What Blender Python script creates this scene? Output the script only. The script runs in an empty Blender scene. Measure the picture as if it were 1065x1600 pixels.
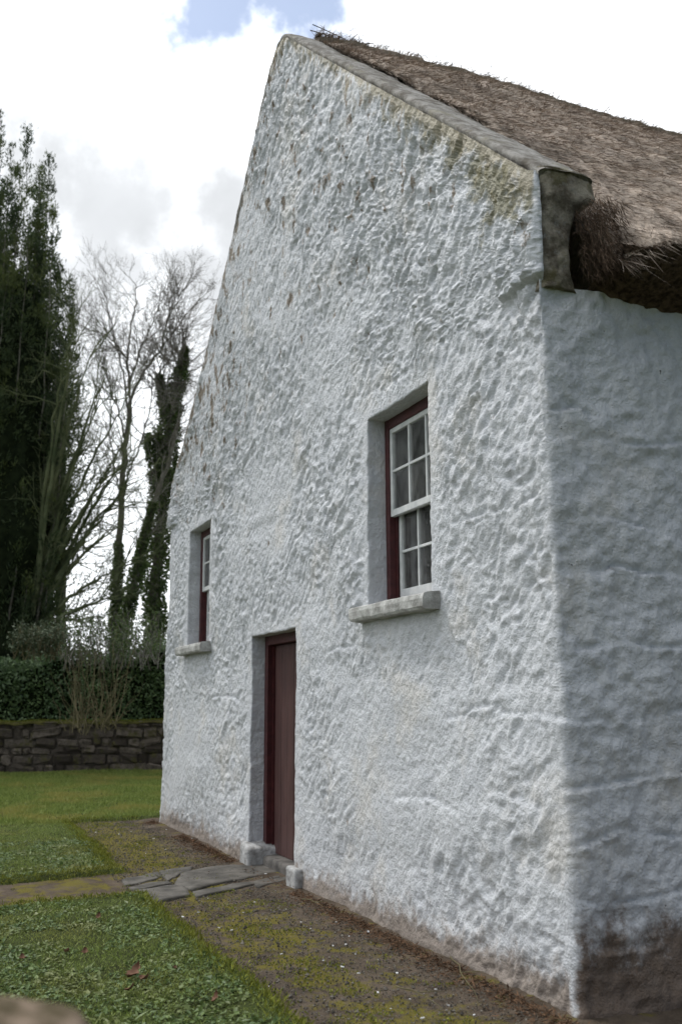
import bpy, math
import numpy as np
from math import radians as rad, sin, cos, pi
from mathutils import Vector, Matrix

# ------------------------------------------------------------------ camera
CX, CY, CZ = 4.3425, -3.0693, 1.5
YAW, PITCH, ROLL, FPX = 0.4026, 0.1925, -0.005, 1539.3
scene = bpy.context.scene
COL = scene.collection
F_ = np.array([-cos(YAW)*cos(PITCH), sin(YAW)*cos(PITCH), sin(PITCH)])
R_ = np.array([sin(YAW), cos(YAW), 0.0]); U_ = np.cross(R_, F_)
R_, U_ = cos(ROLL)*R_+sin(ROLL)*U_, -sin(ROLL)*R_+cos(ROLL)*U_
C_ = np.array([CX, CY, CZ])
def ray(px, py): return F_+(px-532.5)/FPX*R_-(py-800)/FPX*U_
def onz(px, py, z=0.0):
    d = ray(px, py); return C_+(z-C_[2])/d[2]*d
def far(px, py, D):          # point on the sight line at ground distance D
    d = ray(px, py); return C_+D/math.hypot(d[0], d[1])*d
cd = bpy.data.cameras.new('camera'); cam = bpy.data.objects.new('camera', cd); COL.objects.link(cam)
cd.sensor_fit = 'VERTICAL'; cd.sensor_height = 36; cd.lens = FPX/1600*36
cd.clip_end = 3000; cd.clip_start = .05
cd.dof.use_dof = True; cd.dof.focus_distance = 7.2; cd.dof.aperture_fstop = 2.2
M = Matrix([[R_[i], U_[i], -F_[i], C_[i]] for i in range(3)]+[[0, 0, 0, 1]])
cam.matrix_world = M; scene.camera = cam
scene.view_settings.view_transform = 'Standard'; scene.view_settings.look = 'None'
scene.view_settings.exposure = 0.3; scene.view_settings.gamma = 1

# ------------------------------------------------------------------ light
SUN = Vector((-0.42, -0.30, 0.86)).normalized()
w = bpy.data.worlds.new('World'); scene.world = w; w.use_nodes = True
nt = w.node_tree; N = nt.nodes; L = nt.links; N.clear()
def wn(t, **k):
    n = N.new(t)
    for a, b in k.items(): setattr(n, a, b)
    return n
def wmath(op, a, b=None, c=None):
    n = wn('ShaderNodeMath', operation=op)
    for i, v in enumerate((a, b, c)):
        if v is None: continue
        if isinstance(v, (int, float)): n.inputs[i].default_value = v
        else: L.new(v, n.inputs[i])
    return n.outputs[0]
tc = wn('ShaderNodeTexCoord'); DIR = tc.outputs['Generated']
def wnoise(scale, detail, rough=.55, off=0):
    m = wn('ShaderNodeMapping'); m.inputs['Location'].default_value = (off, off*.7, off*1.3); L.new(DIR, m.inputs[0])
    n = wn('ShaderNodeTexNoise'); n.inputs['Scale'].default_value = scale; n.inputs['Detail'].default_value = detail
    n.inputs['Roughness'].default_value = rough; L.new(m.outputs[0], n.inputs['Vector']); return n.outputs['Fac']
def wdist(px, py):
    d = ray(px, py); d = d/np.linalg.norm(d)
    n = wn('ShaderNodeVectorMath', operation='DISTANCE'); L.new(DIR, n.inputs[0]); n.inputs[1].default_value = tuple(d); return n.outputs['Value']
def wsmooth(v, a, b, lo=0., hi=1.):
    n = wn('ShaderNodeMapRange', interpolation_type='SMOOTHSTEP'); L.new(v, n.inputs['Value'])
    n.inputs['From Min'].default_value = a; n.inputs['From Max'].default_value = b
    n.inputs['To Min'].default_value = lo; n.inputs['To Max'].default_value = hi; return n.outputs['Result']
sky = wn('ShaderNodeTexSky', sky_type='NISHITA'); sky.sun_disc = False
sky.sun_elevation = math.asin(SUN.z); sky.sun_rotation = math.atan2(SUN.x, SUN.y)
bg1 = wn('ShaderNodeBackground'); L.new(sky.outputs[0], bg1.inputs[0]); bg1.inputs[1].default_value = .13
n1 = wnoise(9, 6, .6); n1c = wmath('SUBTRACT', n1, .5)
def blob(px, py, r0, r1, k=.16):
    d = wmath('ADD', wdist(px, py), wmath('MULTIPLY', n1c, k)); return wsmooth(d, r1, r0)
blue = wmath('MULTIPLY', wmath('MAXIMUM', blob(335, -5, .035, .075, .2), blob(450, -15, .035, .07, .2)), .85)
n0 = wnoise(2.2, 4, .5, 7)
dotn = wn('ShaderNodeVectorMath', operation='DOT_PRODUCT'); L.new(DIR, dotn.inputs[0]); dotn.inputs[1].default_value = tuple(Vector((-.72, -.34, .6)).normalized())
glow = wsmooth(dotn.outputs['Value'], -.1, .62)
# open blue patches in the part of the sky away from the sun
open_ = wmath('MULTIPLY', wsmooth(n0, .46, .6), wsmooth(dotn.outputs['Value'], .15, -.3))
cover = wmath('SUBTRACT', 1.0, wmath('MAXIMUM', blue, open_))
grey = wmath('MAXIMUM', wmath('MAXIMUM', blob(140, 300, -.02, .20, .45), blob(110, 460, -.02, .22, .5)), blob(330, 450, -.02, .18, .45))
n2 = wnoise(5, 5, .55, 3)
lum = wmath('MULTIPLY', wmath('ADD', .42, wmath('MULTIPLY', glow, 1.32)), wmath('ADD', .9, wmath('MULTIPLY', wmath('SUBTRACT', n2, .5), .6)))
lum = wmath('MULTIPLY', lum, wsmooth(grey, 0, 1, 1, .48))
bg2 = wn('ShaderNodeBackground'); bg2.inputs[0].default_value = (.935, .965, 1, 1); L.new(lum, bg2.inputs[1])
ms = wn('ShaderNodeMixShader'); L.new(cover, ms.inputs[0]); L.new(bg1.outputs[0], ms.inputs[1]); L.new(bg2.outputs[0], ms.inputs[2])
wo = wn('ShaderNodeOutputWorld'); L.new(ms.outputs[0], wo.inputs[0])
sd = bpy.data.lights.new('sun', 'SUN'); so = bpy.data.objects.new('sun', sd); COL.objects.link(so)
sd.energy = 1.5; sd.angle = rad(10); sd.color = (1, .97, .92)
so.rotation_euler = SUN.to_track_quat('Z', 'Y').to_euler(); so.location = (-8, -8, 20)

# ------------------------------------------------------------------ helpers
rng = np.random.default_rng(11)
PERM = np.random.default_rng(3).random(65536).astype(np.float64)
def vn(P, seed=0):
    P = np.asarray(P, float); i = np.floor(P).astype(np.int64); f = P-i; f = f*f*f*(f*(f*6-15)+10)
    def h(a, b, c): return PERM[((a*73856093) ^ (b*19349663) ^ (c*83492791) ^ (seed*2654435761)) & 65535]
    x, y, z = i[:, 0], i[:, 1], i[:, 2]; fx, fy, fz = f[:, 0], f[:, 1], f[:, 2]
    l = lambda a, b, t: a+(b-a)*t
    r = l(l(l(h(x, y, z), h(x+1, y, z), fx), l(h(x, y+1, z), h(x+1, y+1, z), fx), fy),
          l(l(h(x, y, z+1), h(x+1, y, z+1), fx), l(h(x, y+1, z+1), h(x+1, y+1, z+1), fx), fy), fz)
    return r*2-1
def fbm(P, s, o=4, seed=0, g=.5):
    P = np.asarray(P, float)*s; t = 0; a = 1; n = 0
    for k in range(o): t = t+a*vn(P+k*17.3, seed+k); n += a; a *= g; P = P*2.03
    return t/n
def sst(x, a, b):
    t = np.clip((x-a)/(b-a), 0, 1); return t*t*(3-2*t)
def mesh(name, V, F, mat, parent=None, smooth=False, attrs=None, loc=None):
    """V (n,3) ; F list of arrays of equal-length faces"""
    V = np.asarray(V, float)
    if loc is not None: V = V-np.asarray(loc, float)
    if isinstance(F, np.ndarray): F = [F]
    F = [np.asarray(f, np.int32) for f in F if len(f)]
    me = bpy.data.meshes.new(name); me.vertices.add(len(V)); me.vertices.foreach_set('co', V.astype(np.float32).ravel())
    nl = sum(f.size for f in F); npoly = sum(len(f) for f in F)
    me.loops.add(nl); me.loops.foreach_set('vertex_index', np.concatenate([f.ravel() for f in F]))
    tot = np.concatenate([np.full(len(f), f.shape[1], np.int32) for f in F]); st = np.concatenate([[0], np.cumsum(tot)[:-1]]).astype(np.int32)
    me.polygons.add(npoly); me.polygons.foreach_set('loop_start', st); me.polygons.foreach_set('loop_total', tot)
    me.polygons.foreach_set('use_smooth', np.full(npoly, bool(smooth)))
    me.update(calc_edges=True)
    for k, v in (attrs or {}).items():
        a = me.attributes.new(k, 'FLOAT', 'POINT'); a.data.foreach_set('value', np.asarray(v, np.float32))
    me.materials.append(mat)
    o = bpy.data.objects.new(name, me); COL.objects.link(o)
    if loc is not None: o.location = tuple(loc)
    if parent is not None:
        o.parent = parent
        if loc is None: o.matrix_parent_inverse = Matrix.Translation(-Vector(parent.location))
    return o
def tag(o, label=None, cat=None, group=None, kind=None):
    if label: o['label'] = label
    if cat: o['category'] = cat
    if group: o['group'] = group
    if kind: o['kind'] = kind
    return o
def empty(name, loc, **k):
    o = bpy.data.objects.new(name, None); COL.objects.link(o); o.location = tuple(loc); o.empty_display_size = .2
    return tag(o, **k)
def grid_faces(nu, nv, off=0):
    a = (np.arange(nu-1)[:, None]*nv+np.arange(nv-1)[None, :]).ravel()+off
    return np.stack([a, a+nv, a+nv+1, a+1], 1)
class MB:
    def __init__(s): s.v = []; s.f = []; s.n = 0
    def add(s, V, F):
        V = np.asarray(V, float); s.v.append(V); s.f.append(np.asarray(F)+s.n); s.n += len(V); return s
    def box(s, a, b, j=0, bev=0.0):
        (x0, y0, z0), (x1, y1, z1) = a, b
        if bev <= 0:
            V = np.array([(x, y, z) for x in (x0, x1) for y in (y0, y1) for z in (z0, z1)], float)
            if j: V = V+rng.uniform(-j, j, V.shape)
            return s.add(V, [(0, 1, 3, 2), (4, 6, 7, 5), (0, 4, 5, 1), (2, 3, 7, 6), (0, 2, 6, 4), (1, 5, 7, 3)])
        # bevelled box from a subdivided 4x4x4 shell
        def ax(l, h): return [l, l+bev, h-bev, h]
        X, Y, Z = ax(x0, x1), ax(y0, y1), ax(z0, z1); c = np.array([(x0+x1)/2, (y0+y1)/2, (z0+z1)/2])
        idx = {}; V = []
        def vid(i, k, m):
            if (i, k, m) not in idx:
                e = [i in (0, 3), k in (0, 3), m in (0, 3)]; p = np.array([X[i], Y[k], Z[m]], float)
                if sum(e) >= 2:
                    q = .29 if sum(e) == 2 else .42
                    for t, (ii) in enumerate((i, k, m)):
                        if ii in (0, 3): p[t] += (bev*q if ii == 0 else -bev*q)
                idx[(i, k, m)] = len(V); V.append(p)
            return idx[(i, k, m)]
        Fq = []
        for u in range(3):
            for v in range(3):
                for m in (0, 3):
                    q = [vid(m, u, v), vid(m, u+1, v), vid(m, u+1, v+1), vid(m, u, v+1)]; Fq.append(q if m else q[::-1])
                    q = [vid(u, m, v), vid(u+1, m, v), vid(u+1, m, v+1), vid(u, m, v+1)]; Fq.append(q[::-1] if m else q)
                    q = [vid(u, v, m), vid(u+1, v, m), vid(u+1, v+1, m), vid(u, v+1, m)]; Fq.append(q if m else q[::-1])
        V = np.array(V)
        if j: V = V+rng.uniform(-j, j, V.shape)
        return s.add(V, Fq)
    def tube(s, P, R, k=6):
        P = np.asarray(P, float); n = len(P); R = np.broadcast_to(np.asarray(R, float), (n,))
        T = np.gradient(P, axis=0); T /= np.linalg.norm(T, axis=1)[:, None]+1e-9
        ref = np.array([.13, .21, 1.0]) if abs(T[0, 2]) < .8 else np.array([1., .1, .2])
        A = np.cross(T, ref); A /= np.linalg.norm(A, axis=1)[:, None]+1e-9; B = np.cross(T, A)
        th = np.arange(k)*2*pi/k
        V = P[:, None]+R[:, None, None]*(np.cos(th)[None, :, None]*A[:, None]+np.sin(th)[None, :, None]*B[:, None])
        i = np.arange(n-1)[:, None]*k; j = np.arange(k)[None, :]; j2 = (j+1) % k
        F = np.stack([(i+j).ravel(), (i+j2).ravel(), (i+k+j2).ravel(), (i+k+j).ravel()], 1)
        return s.add(V.reshape(-1, 3), F)
    def build(s, name, mat, parent=None, **k):
        V = np.concatenate(s.v); q = [f for f in s.f if f.shape[1] == 4]; t = [f for f in s.f if f.shape[1] == 3]
        F = ([np.concatenate(q)] if q else [])+([np.concatenate(t)] if t else [])
        return mesh(name, V, F, mat, parent, **k)
def unit(v): return v/(np.linalg.norm(v, axis=-1, keepdims=True)+1e-9)
def leafquads(P, D, Nn, ln, wd, fold=0.0):
    """diamond leaves: base P, direction D, face normal Nn"""
    D = unit(D); S = unit(np.cross(D, Nn)); ln = np.broadcast_to(ln, (len(P),))[:, None]; wd = np.broadcast_to(wd, (len(P),))[:, None]
    up = np.cross(S, D)
    V = np.stack([P, P+D*ln*.45+S*wd*.5+up*wd*fold, P+D*ln, P+D*ln*.45-S*wd*.5+up*wd*fold], 1).reshape(-1, 3)
    return V, np.arange(len(P)*4).reshape(-1, 4)
def rdir(n): return unit(rng.normal(size=(n, 3)))
def sub(o, V):   # coordinates relative to a parent at location
    return V

# ------------------------------------------------------------------ materials
class G:
    def __init__(s, name, rough=.8, spec=.3):
        s.m = bpy.data.materials.new(name); s.m.use_nodes = True; s.t = s.m.node_tree; s.p = s.t.nodes['Principled BSDF']
        s.p.inputs['Roughness'].default_value = rough; s.p.inputs['Specular IOR Level'].default_value = spec
        s.pos = s.t.nodes.new('ShaderNodeNewGeometry').outputs['Position']
    def n(s, t, **k):
        n = s.t.nodes.new(t)
        for a, b in k.items(): setattr(n, a, b)
        return n
    def put(s, v, i):
        if isinstance(v, (int, float)): i.default_value = v
        elif isinstance(v, tuple): i.default_value = v if len(v) == 4 or len(i.default_value) == 3 else v+(1,)
        else: s.t.links.new(v, i)
    def noise(s, scale, detail=4, rough=.55, st=(1, 1, 1), rot=(0, 0, 0), off=0, dist=0):
        m = s.n('ShaderNodeMapping'); m.inputs['Scale'].default_value = st; m.inputs['Rotation'].default_value = rot
        m.inputs['Location'].default_value = (off, off, off); s.put(s.pos, m.inputs[0])
        n = s.n('ShaderNodeTexNoise'); n.inputs['Scale'].default_value = scale; n.inputs['Detail'].default_value = detail
        n.inputs['Roughness'].default_value = rough; n.inputs['Distortion'].default_value = dist; s.put(m.outputs[0], n.inputs['Vector']); return n.outputs['Fac']
    def vor(s, scale, st=(1, 1, 1), feature='F1'):
        m = s.n('ShaderNodeMapping'); m.inputs['Scale'].default_value = st; s.put(s.pos, m.inputs[0])
        n = s.n('ShaderNodeTexVoronoi', feature=feature); n.inputs['Scale'].default_value = scale; s.put(m.outputs[0], n.inputs['Vector']); return n.outputs['Distance']
    def attr(s, name): return s.n('ShaderNodeAttribute', attribute_name=name).outputs['Fac']
    def isl(s): return s.n('ShaderNodeNewGeometry').outputs['Random Per Island']
    def math(s, op, a, b=0.0):
        n = s.n('ShaderNodeMath', operation=op); s.put(a, n.inputs[0]); s.put(b, n.inputs[1]); return n.outputs[0]
    def ss(s, v, a, b, lo=0., hi=1.):
        n = s.n('ShaderNodeMapRange', interpolation_type='SMOOTHSTEP'); s.put(v, n.inputs['Value'])
        for k, x in (('From Min', a), ('From Max', b), ('To Min', lo), ('To Max', hi)): n.inputs[k].default_value = x
        return n.outputs['Result']
    def mix(s, f, a, b, mode='MIX'):
        n = s.n('ShaderNodeMix', data_type='RGBA', blend_type=mode); s.put(f, n.inputs['Factor']); s.put(a, n.inputs['A']); s.put(b, n.inputs['B']); return n.outputs['Result']
    def col(s, c): s.put(c, s.p.inputs['Base Color']); return s
    def bump(s, h, dist=.01, strength=1.0):
        b = s.n('ShaderNodeBump'); b.inputs['Distance'].default_value = dist; b.inputs['Strength'].default_value = strength
        s.put(h, b.inputs['Height']); s.put(b.outputs[0], s.p.inputs['Normal']); return s
def c3(*a): return tuple(a)+(1,)

def m_wash():
    g = G('limewash', .62, .35)
    n1 = g.noise(3, 5); n2 = g.noise(14, 5, .6)
    base = g.mix(n1, c3(.45, .47, .505), c3(.65, .66, .675))
    warm = g.ss(g.noise(1.7, 5, .65, off=5), .52, .72, 0, .55)
    base = g.mix(warm, base, c3(.62, .59, .545))
    # grey grime lying in hollows
    base = g.mix(g.ss(g.noise(30, 4, .7), .5, .75, 0, .45), base, c3(.33, .34, .35))
    # flaked patches showing brown stone
    fl = g.math('ADD', g.noise(7, 5, .62, st=(1, 1, .55), off=2), g.math('MULTIPLY', g.attr('flake'), .3))
    fl = g.ss(fl, .68, .76)
    base = g.mix(fl, base, g.mix(n2, c3(.09, .068, .05), c3(.34, .29, .23)))
    # lichen and streaks under the coping
    st = g.math('ADD', g.noise(9, 5, .65, st=(1, 1, .35), off=9), g.math('MULTIPLY', g.attr('streak'), .42))
    st1 = g.ss(st, .56, .80, 0, .88)
    base = g.mix(st1, base, g.mix(g.noise(25, 4), c3(.20, .17, .10), c3(.40, .35, .25)))
    mo = g.ss(g.math('ADD', g.noise(6, 5, .68, off=14), g.math('MULTIPLY', g.attr('moss'), .4)), .62, .80, 0, .8)
    base = g.mix(mo, base, g.mix(g.noise(40, 3), c3(.12, .11, .045), c3(.24, .215, .11)))
    # splash dirt at the foot
    di = g.ss(g.math('ADD', g.noise(8, 7, .75, off=3), g.math('MULTIPLY', g.attr('dirt'), .55)), .62, .98, 0, .9)
    base = g.mix(di, base, g.mix(g.noise(18, 4), c3(.10, .075, .055), c3(.33, .27, .22)))
    bl = g.ss(g.math('ADD', g.noise(6, 8, .78, off=8), g.math('MULTIPLY', g.attr('mould'), .72)), .70, 1.0, 0, .93)
    base = g.mix(bl, base, g.mix(g.noise(13, 5, .65), c3(.022, .014, .008), c3(.18, .115, .07)))
    # hairline cracks with a shape of their own
    pit = g.ss(g.noise(16, 3, .6, off=21), .735, .76, 0, .9)
    base = g.mix(pit, base, c3(.07, .06, .05))
    g.col(base)
    h = g.math('ADD', g.math('MULTIPLY', g.noise(22, 6, .6, st=(1, 1, .9)), 1.3), g.math('MULTIPLY', g.noise(80, 3, .6), .25))
    g.bump(h, .024, .85)
    return g.m
def m_simple(name, a, b, scale=8, rough=.8, spec=.3, bump=.0, bs=40, detail=5, st=(1, 1, 1)):
    g = G(name, rough, spec); g.col(g.mix(g.ss(g.noise(scale, detail, .6, st=st), .3, .7), c3(*a), c3(*b)))
    if bump: g.bump(g.noise(bs, 5, .65, st=st), bump)
    return g.m
def m_leaf(name, a, b, c=None, rough=.5, spec=.4, trans=.0, scale=1.2):
    g = G(name, rough, spec); r = g.isl()
    x = g.mix(r, c3(*a), c3(*b))
    if c: x = g.mix(g.ss(g.noise(scale, 3), .45, .68), x, c3(*c))
    g.col(x)
    if trans:
        t = g.n('ShaderNodeBsdfTranslucent'); g.put(x, t.inputs[0]); mx = g.n('ShaderNodeMixShader'); mx.inputs[0].default_value = trans
        g.t.links.new(g.p.outputs[0], mx.inputs[1]); g.t.links.new(t.outputs[0], mx.inputs[2])
        g.t.links.new(mx.outputs[0], g.t.nodes['Material Output'].inputs[0])
    return g.m
WASH = m_wash()
def m_cope():
    g = G('weathered cement', .9, .2)
    b = g.mix(g.ss(g.noise(7, 6, .75), .35, .65), c3(.13, .115, .095), c3(.36, .345, .32))
    b = g.mix(g.ss(g.noise(22, 4, .7, off=4), .55, .72, 0, .8), b, c3(.09, .08, .06))
    b = g.mix(g.ss(g.noise(3, 5, .6, off=8), .55, .7, 0, .6), b, c3(.19, .17, .08))
    g.col(b); g.bump(g.noise(35, 6, .7), .015); return g.m
COPE = m_cope()
def m_kneel():
    g = G('stained kneeler stone', .92, .15)
    b = g.mix(g.ss(g.noise(7, 6, .7), .35, .65), c3(.12, .10, .075), c3(.40, .36, .29))
    b = g.mix(g.ss(g.noise(12, 5, .7, off=4), .58, .72, 0, .7), b, c3(.30, .31, .30))
    b = g.mix(g.ss(g.noise(5, 5, .6, off=8), .55, .68, 0, .5), b, c3(.12, .11, .035))
    g.col(b); g.bump(g.noise(24, 6, .75), .03); return g.m
KNEEL = m_kneel()
SILL = m_simple('painted sill stone', (.26, .255, .24), (.52, .52, .50), 12, .85, .2, .008, 50)
RED = m_simple('oxblood paint', (.045, .010, .011), (.075, .017, .017), 14, .45, .4, .003, 60)
DOORP = m_simple('door paint', (.058, .028, .026), (.085, .042, .038), 9, .5, .35, .003, 30, st=(1, 1, .25))
WHITE = m_simple('sash paint', (.50, .52, .52), (.66, .67, .66), 12, .45, .4, .002, 60)
BLOCK = m_simple('plinth cement', (.20, .195, .185), (.50, .50, .495), 10, .9, .2, .012, 45)
SLATE = m_simple('flagstone', (.05, .046, .040), (.13, .12, .105), 5, .8, .3, .008, 25)
BARK = m_simple('bark', (.12, .11, .085), (.24, .23, .19), 6, .95, .1, .02, 20)
TWIG = m_simple('twig', (.15, .14, .12), (.28, .26, .23), 2, .95, .1)
GBARK = m_simple('mossy bark', (.08, .10, .05), (.20, .22, .12), 2, .95, .1)
YEW = m_leaf('yew needles', (.03, .05, .022), (.085, .12, .05), (.13, .16, .05), .6, .3, .3)
IVY = m_leaf('ivy leaves', (.06, .10, .035), (.17, .23, .08), None, .5, .4, .25)
LAUREL = m_leaf('laurel leaves', (.06, .11, .04), (.20, .29, .12), (.08, .14, .055), .35, .5, .2)
SPRIG = m_leaf('pale sprigs', (.05, .07, .035), (.13, .16, .10), None, .6, .2)
DRY = m_simple('dry stem', (.09, .08, .045), (.16, .14, .08), 3, .9, .1)
def m_glass():
    g = G('window glass', .03, .5)
    t = g.n('ShaderNodeBsdfTransparent'); gl = g.n('ShaderNodeBsdfGlossy'); gl.inputs['Roughness'].default_value = .015
    bp = g.n('ShaderNodeBump'); bp.inputs['Distance'].default_value = .004; g.put(g.noise(4, 2), bp.inputs['Height']); g.t.links.new(bp.outputs[0], gl.inputs['Normal'])
    fr = g.n('ShaderNodeFresnel'); fr.inputs['IOR'].default_value = 1.5
    g.t.links.new(bp.outputs[0], fr.inputs['Normal'])
    mx = g.n('ShaderNodeMixShader'); g.put(g.math('MULTIPLY', fr.outputs[0], 1.0), mx.inputs[0])
    df = g.n('ShaderNodeBsdfDiffuse'); df.inputs[0].default_value = (.55, .56, .55, 1); md = g.n('ShaderNodeMixShader')   # dusty film; its grey also paints in ambient reflection on the panes
    g.put(g.ss(g.noise(9, 5, .7, st=(1, 1, .6)), .3, .75, .04, .22), md.inputs[0]); g.t.links.new(t.outputs[0], md.inputs[1]); g.t.links.new(df.outputs[0], md.inputs[2])
    g.t.links.new(md.outputs[0], mx.inputs[1]); g.t.links.new(gl.outputs[0], mx.inputs[2]); g.t.links.new(mx.outputs[0], g.t.nodes['Material Output'].inputs[0])
    return g.m
GLASS = m_glass()
CURT = m_simple('net curtain', (.60, .62, .64), (.74, .75, .76), 30, .9, .1, .004, 120)
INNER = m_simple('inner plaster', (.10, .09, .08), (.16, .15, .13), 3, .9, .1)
def m_thatch():
    g = G('reed thatch', .85, .15)
    r = g.isl(); n = g.noise(1.3, 5, .6)
    b = g.mix(g.ss(r, 0, 1), c3(.13, .096, .074), c3(.56, .46, .375))
    b = g.mix(g.ss(n, .42, .62, 0, .55), b, c3(.36, .30, .25))
    b = g.mix(g.ss(g.noise(40, 3, .6, st=(.35, 1, .35)), .45, .65, 0, .35), b, c3(.07, .048, .034))
    b = g.mix(g.ss(g.noise(.9, 5, .6, off=6), .58, .7, 0, .4), b, c3(.10, .10, .045))
    g.col(b); g.bump(g.noise(60, 4, .6, st=(.4, 1, .4)), .02); return g.m
THATCH = m_thatch()
CUT = m_simple('thatch cut ends', (.045, .03, .02), (.20, .14, .10), 30, .95, .1, .03, 70)

# ------------------------------------------------------------------ the cottage
HW, APX, EAVE = 4.40, 8.42, 3.83       # half width, apex height, wall head
LEN = 13.5
cottage = empty('cottage', (-4.4, .2, 0), label='whitewashed rubble gable-ended cottage with a thatched roof and raised skews', cat='cottage')
TX = [-8.95, -8.8, -8.28, -7.81, -7.23, -6.68, -6.17, -5.69, -5.24, -4.95, -4.75, -4.55, -4.35, -4.2, -3.64, 0, .2]
TZ = [4.36, 4.46, 4.86, 5.26, 5.78, 6.31, 6.82, 7.32, 7.78, 8.10, 8.28, 8.38, 8.38, 8.27, 7.76, 4.50, 4.32]
_tx = np.linspace(-8.95, .2, 600); _tz = np.interp(_tx, TX, TZ)
for _ in range(30): _tz[1:-1] = (_tz[:-2]+2*_tz[1:-1]+_tz[2:])/4
def top(x): return np.interp(x, _tx, _tz)
# openings on the gable: x0,x1,z0,z1,depth
OPEN = [(-2.331, -1.333, 2.216, 3.655, .155), (-7.751, -6.753, 2.216, 3.655, .155), (-5.126, -3.861, -.2, 2.167, .14)]
def relief(P, nx, sidew):
    """outward displacement of the wall skin; P base position, sidew 0 on the gable .. 1 on the side"""
    x, z = P[:, 0], P[:, 2]
    u = np.where(sidew > .5, P[:, 1], x)
    ca, sa = cos(rad(38)), sin(rad(38))
    Q = np.stack([u*ca+z*sa, (-u*sa+z*ca)*1.9, sidew*7], 1)      # long axis rises to the right
    hi = sst(z, .8, 3.6)
    wx = fbm(P, 3.1, 3, 5)*.25
    Qw = Q+wx[:, None]
    mk = sst(fbm(P, .9, 3, 68), -.2, .25); lump = fbm(Qw, 4.6, 4, 21, .6)*1.35*mk+fbm(Qw, 8.2, 3, 22, .6)*(1-mk)
    dab = (.72-2*np.abs(fbm(Qw, 7.5, 2, 32, .5)))*1.3*mk+(.72-2*np.abs(fbm(Qw, 12, 2, 31, .5)))*(1-mk)
    fine = fbm(Qw, 26, 2, 41)
    und = fbm(P, 1.1, 3, 51)
    amp = (.55+.5*hi)*(.75+.6*np.clip(fbm(P, 1.3, 3, 61)+.3, 0, 1))
    f2 = .72-2*np.abs(fbm(Qw+4, 19, 3, 37, .6))
    patch = sst(fbm(P, .9, 3, 66), -.35, .15)*.6+.4
    ll = .35*np.clip(fbm(np.stack([x*.7, z*2.4, x*0], 1), 1.2, 4, 93), -.3, .3)
    g = und*.035+ll*.05+amp*patch*(lump*.029+dab*.014+f2*.010+fine*.009)
    Qs = np.stack([P[:, 1]*.8, z*2.1, x], 1)
    s = und*.03+fbm(P, 3.0, 5, 71, .6)*.028+(.72-2*np.abs(fbm(P*np.array([1, 1, 1.3]), 7, 3, 83, .6)))*.009+np.clip(fbm(P*np.array([1, 1, 1.5]), 7, 4, 81, .6), -.2, 1)*.018*(.4+.6*sst(-z, -2.6, -.8))+fbm(P, 15, 3, 82, .6)*.018
    # bulging courses on the side wall
    for zc, a in ((1.12, .007),):
        wob = fbm(np.stack([P[:, 1]*1.5, z*0, x*0+zc], 1), 1, 3, 91)*.07
        s = s+a*(sst(z, zc+wob-.02, zc+wob+.015)-sst(z, zc+wob+.015, zc+wob+.25))*(-1)
    return g*(1-sidew)+s*sidew
def opendist(x, z):
    d = np.full(len(x), 9.)
    for x0, x1, z0, z1, _ in OPEN:
        dx = np.maximum(np.maximum(x0-x, x-x1), 0); dz = np.maximum(np.maximum(z0-z, z-z1), 0)
        d = np.minimum(d, np.hypot(dx, dz))
    return d
# perimeter stations: left side wall (back to front), gable, right side wall
step = .0155
def seg(a, b, st):
    n = max(1, int(round((b-a)/st))); return list(np.linspace(a, b, n+1)[:-1])
Rc = .022
st_ = []      # (x, y, nx, ny, sidew)
for y in list(np.linspace(LEN, 2.0, 60))[:-1]+seg(0, 2.0-Rc, .05)[::1]:
    yy = y if y > 2.0 else 2.0-y
    st_.append((-2*HW, yy, -1, 0, 1))
for a in np.linspace(0, pi/2, 5): st_.append((-2*HW+Rc-Rc*cos(a), Rc-Rc*sin(a), -cos(a), -sin(a), 1-sst(a, 0, pi/2)))
cuts = sorted(set([-2*HW+Rc, -Rc]+[v for o in OPEN for v in o[:2]]))
for a, b in zip(cuts[:-1], cuts[1:]):
    for x in seg(a, b, step)[(1 if a == cuts[0] else 0):]: st_.append((x, 0, 0, -1, 0))
for a in np.linspace(0, pi/2, 6): st_.append((-Rc+Rc*sin(a), Rc-Rc*cos(a), sin(a), -cos(a), sst(a, .2, pi/2)))
for y in seg(Rc, 1.6, .016)[1:]+list(np.geomspace(1.6, LEN, 70)): st_.append((0, y, 1, 0, 1))
S = np.array(st_, float); ns = len(S)
zc = [-.25, -.12]+seg(0, 2.167, step)+seg(2.167, 2.216, step)+seg(2.216, 3.655, step)+seg(3.655, EAVE, step)+[EAVE]
zc = np.array(zc); nlow = len(zc); nup = 240
tup = np.linspace(0, 1, nup+1)[1:]
ongable = (S[:, 4] < 1e-6) | ((S[:, 4] < .999))
Z = np.zeros((ns, nlow+nup))
Z[:, :nlow] = zc
tp = np.where(ongable, top(np.clip(S[:, 0], -2*HW, 0)), EAVE+.001)
Z[:, nlow:] = EAVE+tup[None, :]*(tp-EAVE)[:, None]
nz = nlow+nup
X = np.repeat(S[:, 0], nz); Y = np.repeat(S[:, 1], nz); NX = np.repeat(S[:, 2], nz); NY = np.repeat(S[:, 3], nz); SW = np.repeat(S[:, 4], nz); ZZ = Z.ravel()
P = np.stack([X, Y, ZZ], 1)
od = np.where(SW < .5, opendist(X, ZZ), 9)
wobble = fbm(P, 6, 2, 7)
damp = .28+.72*sst(od, .02, .22+.08*0)
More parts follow.
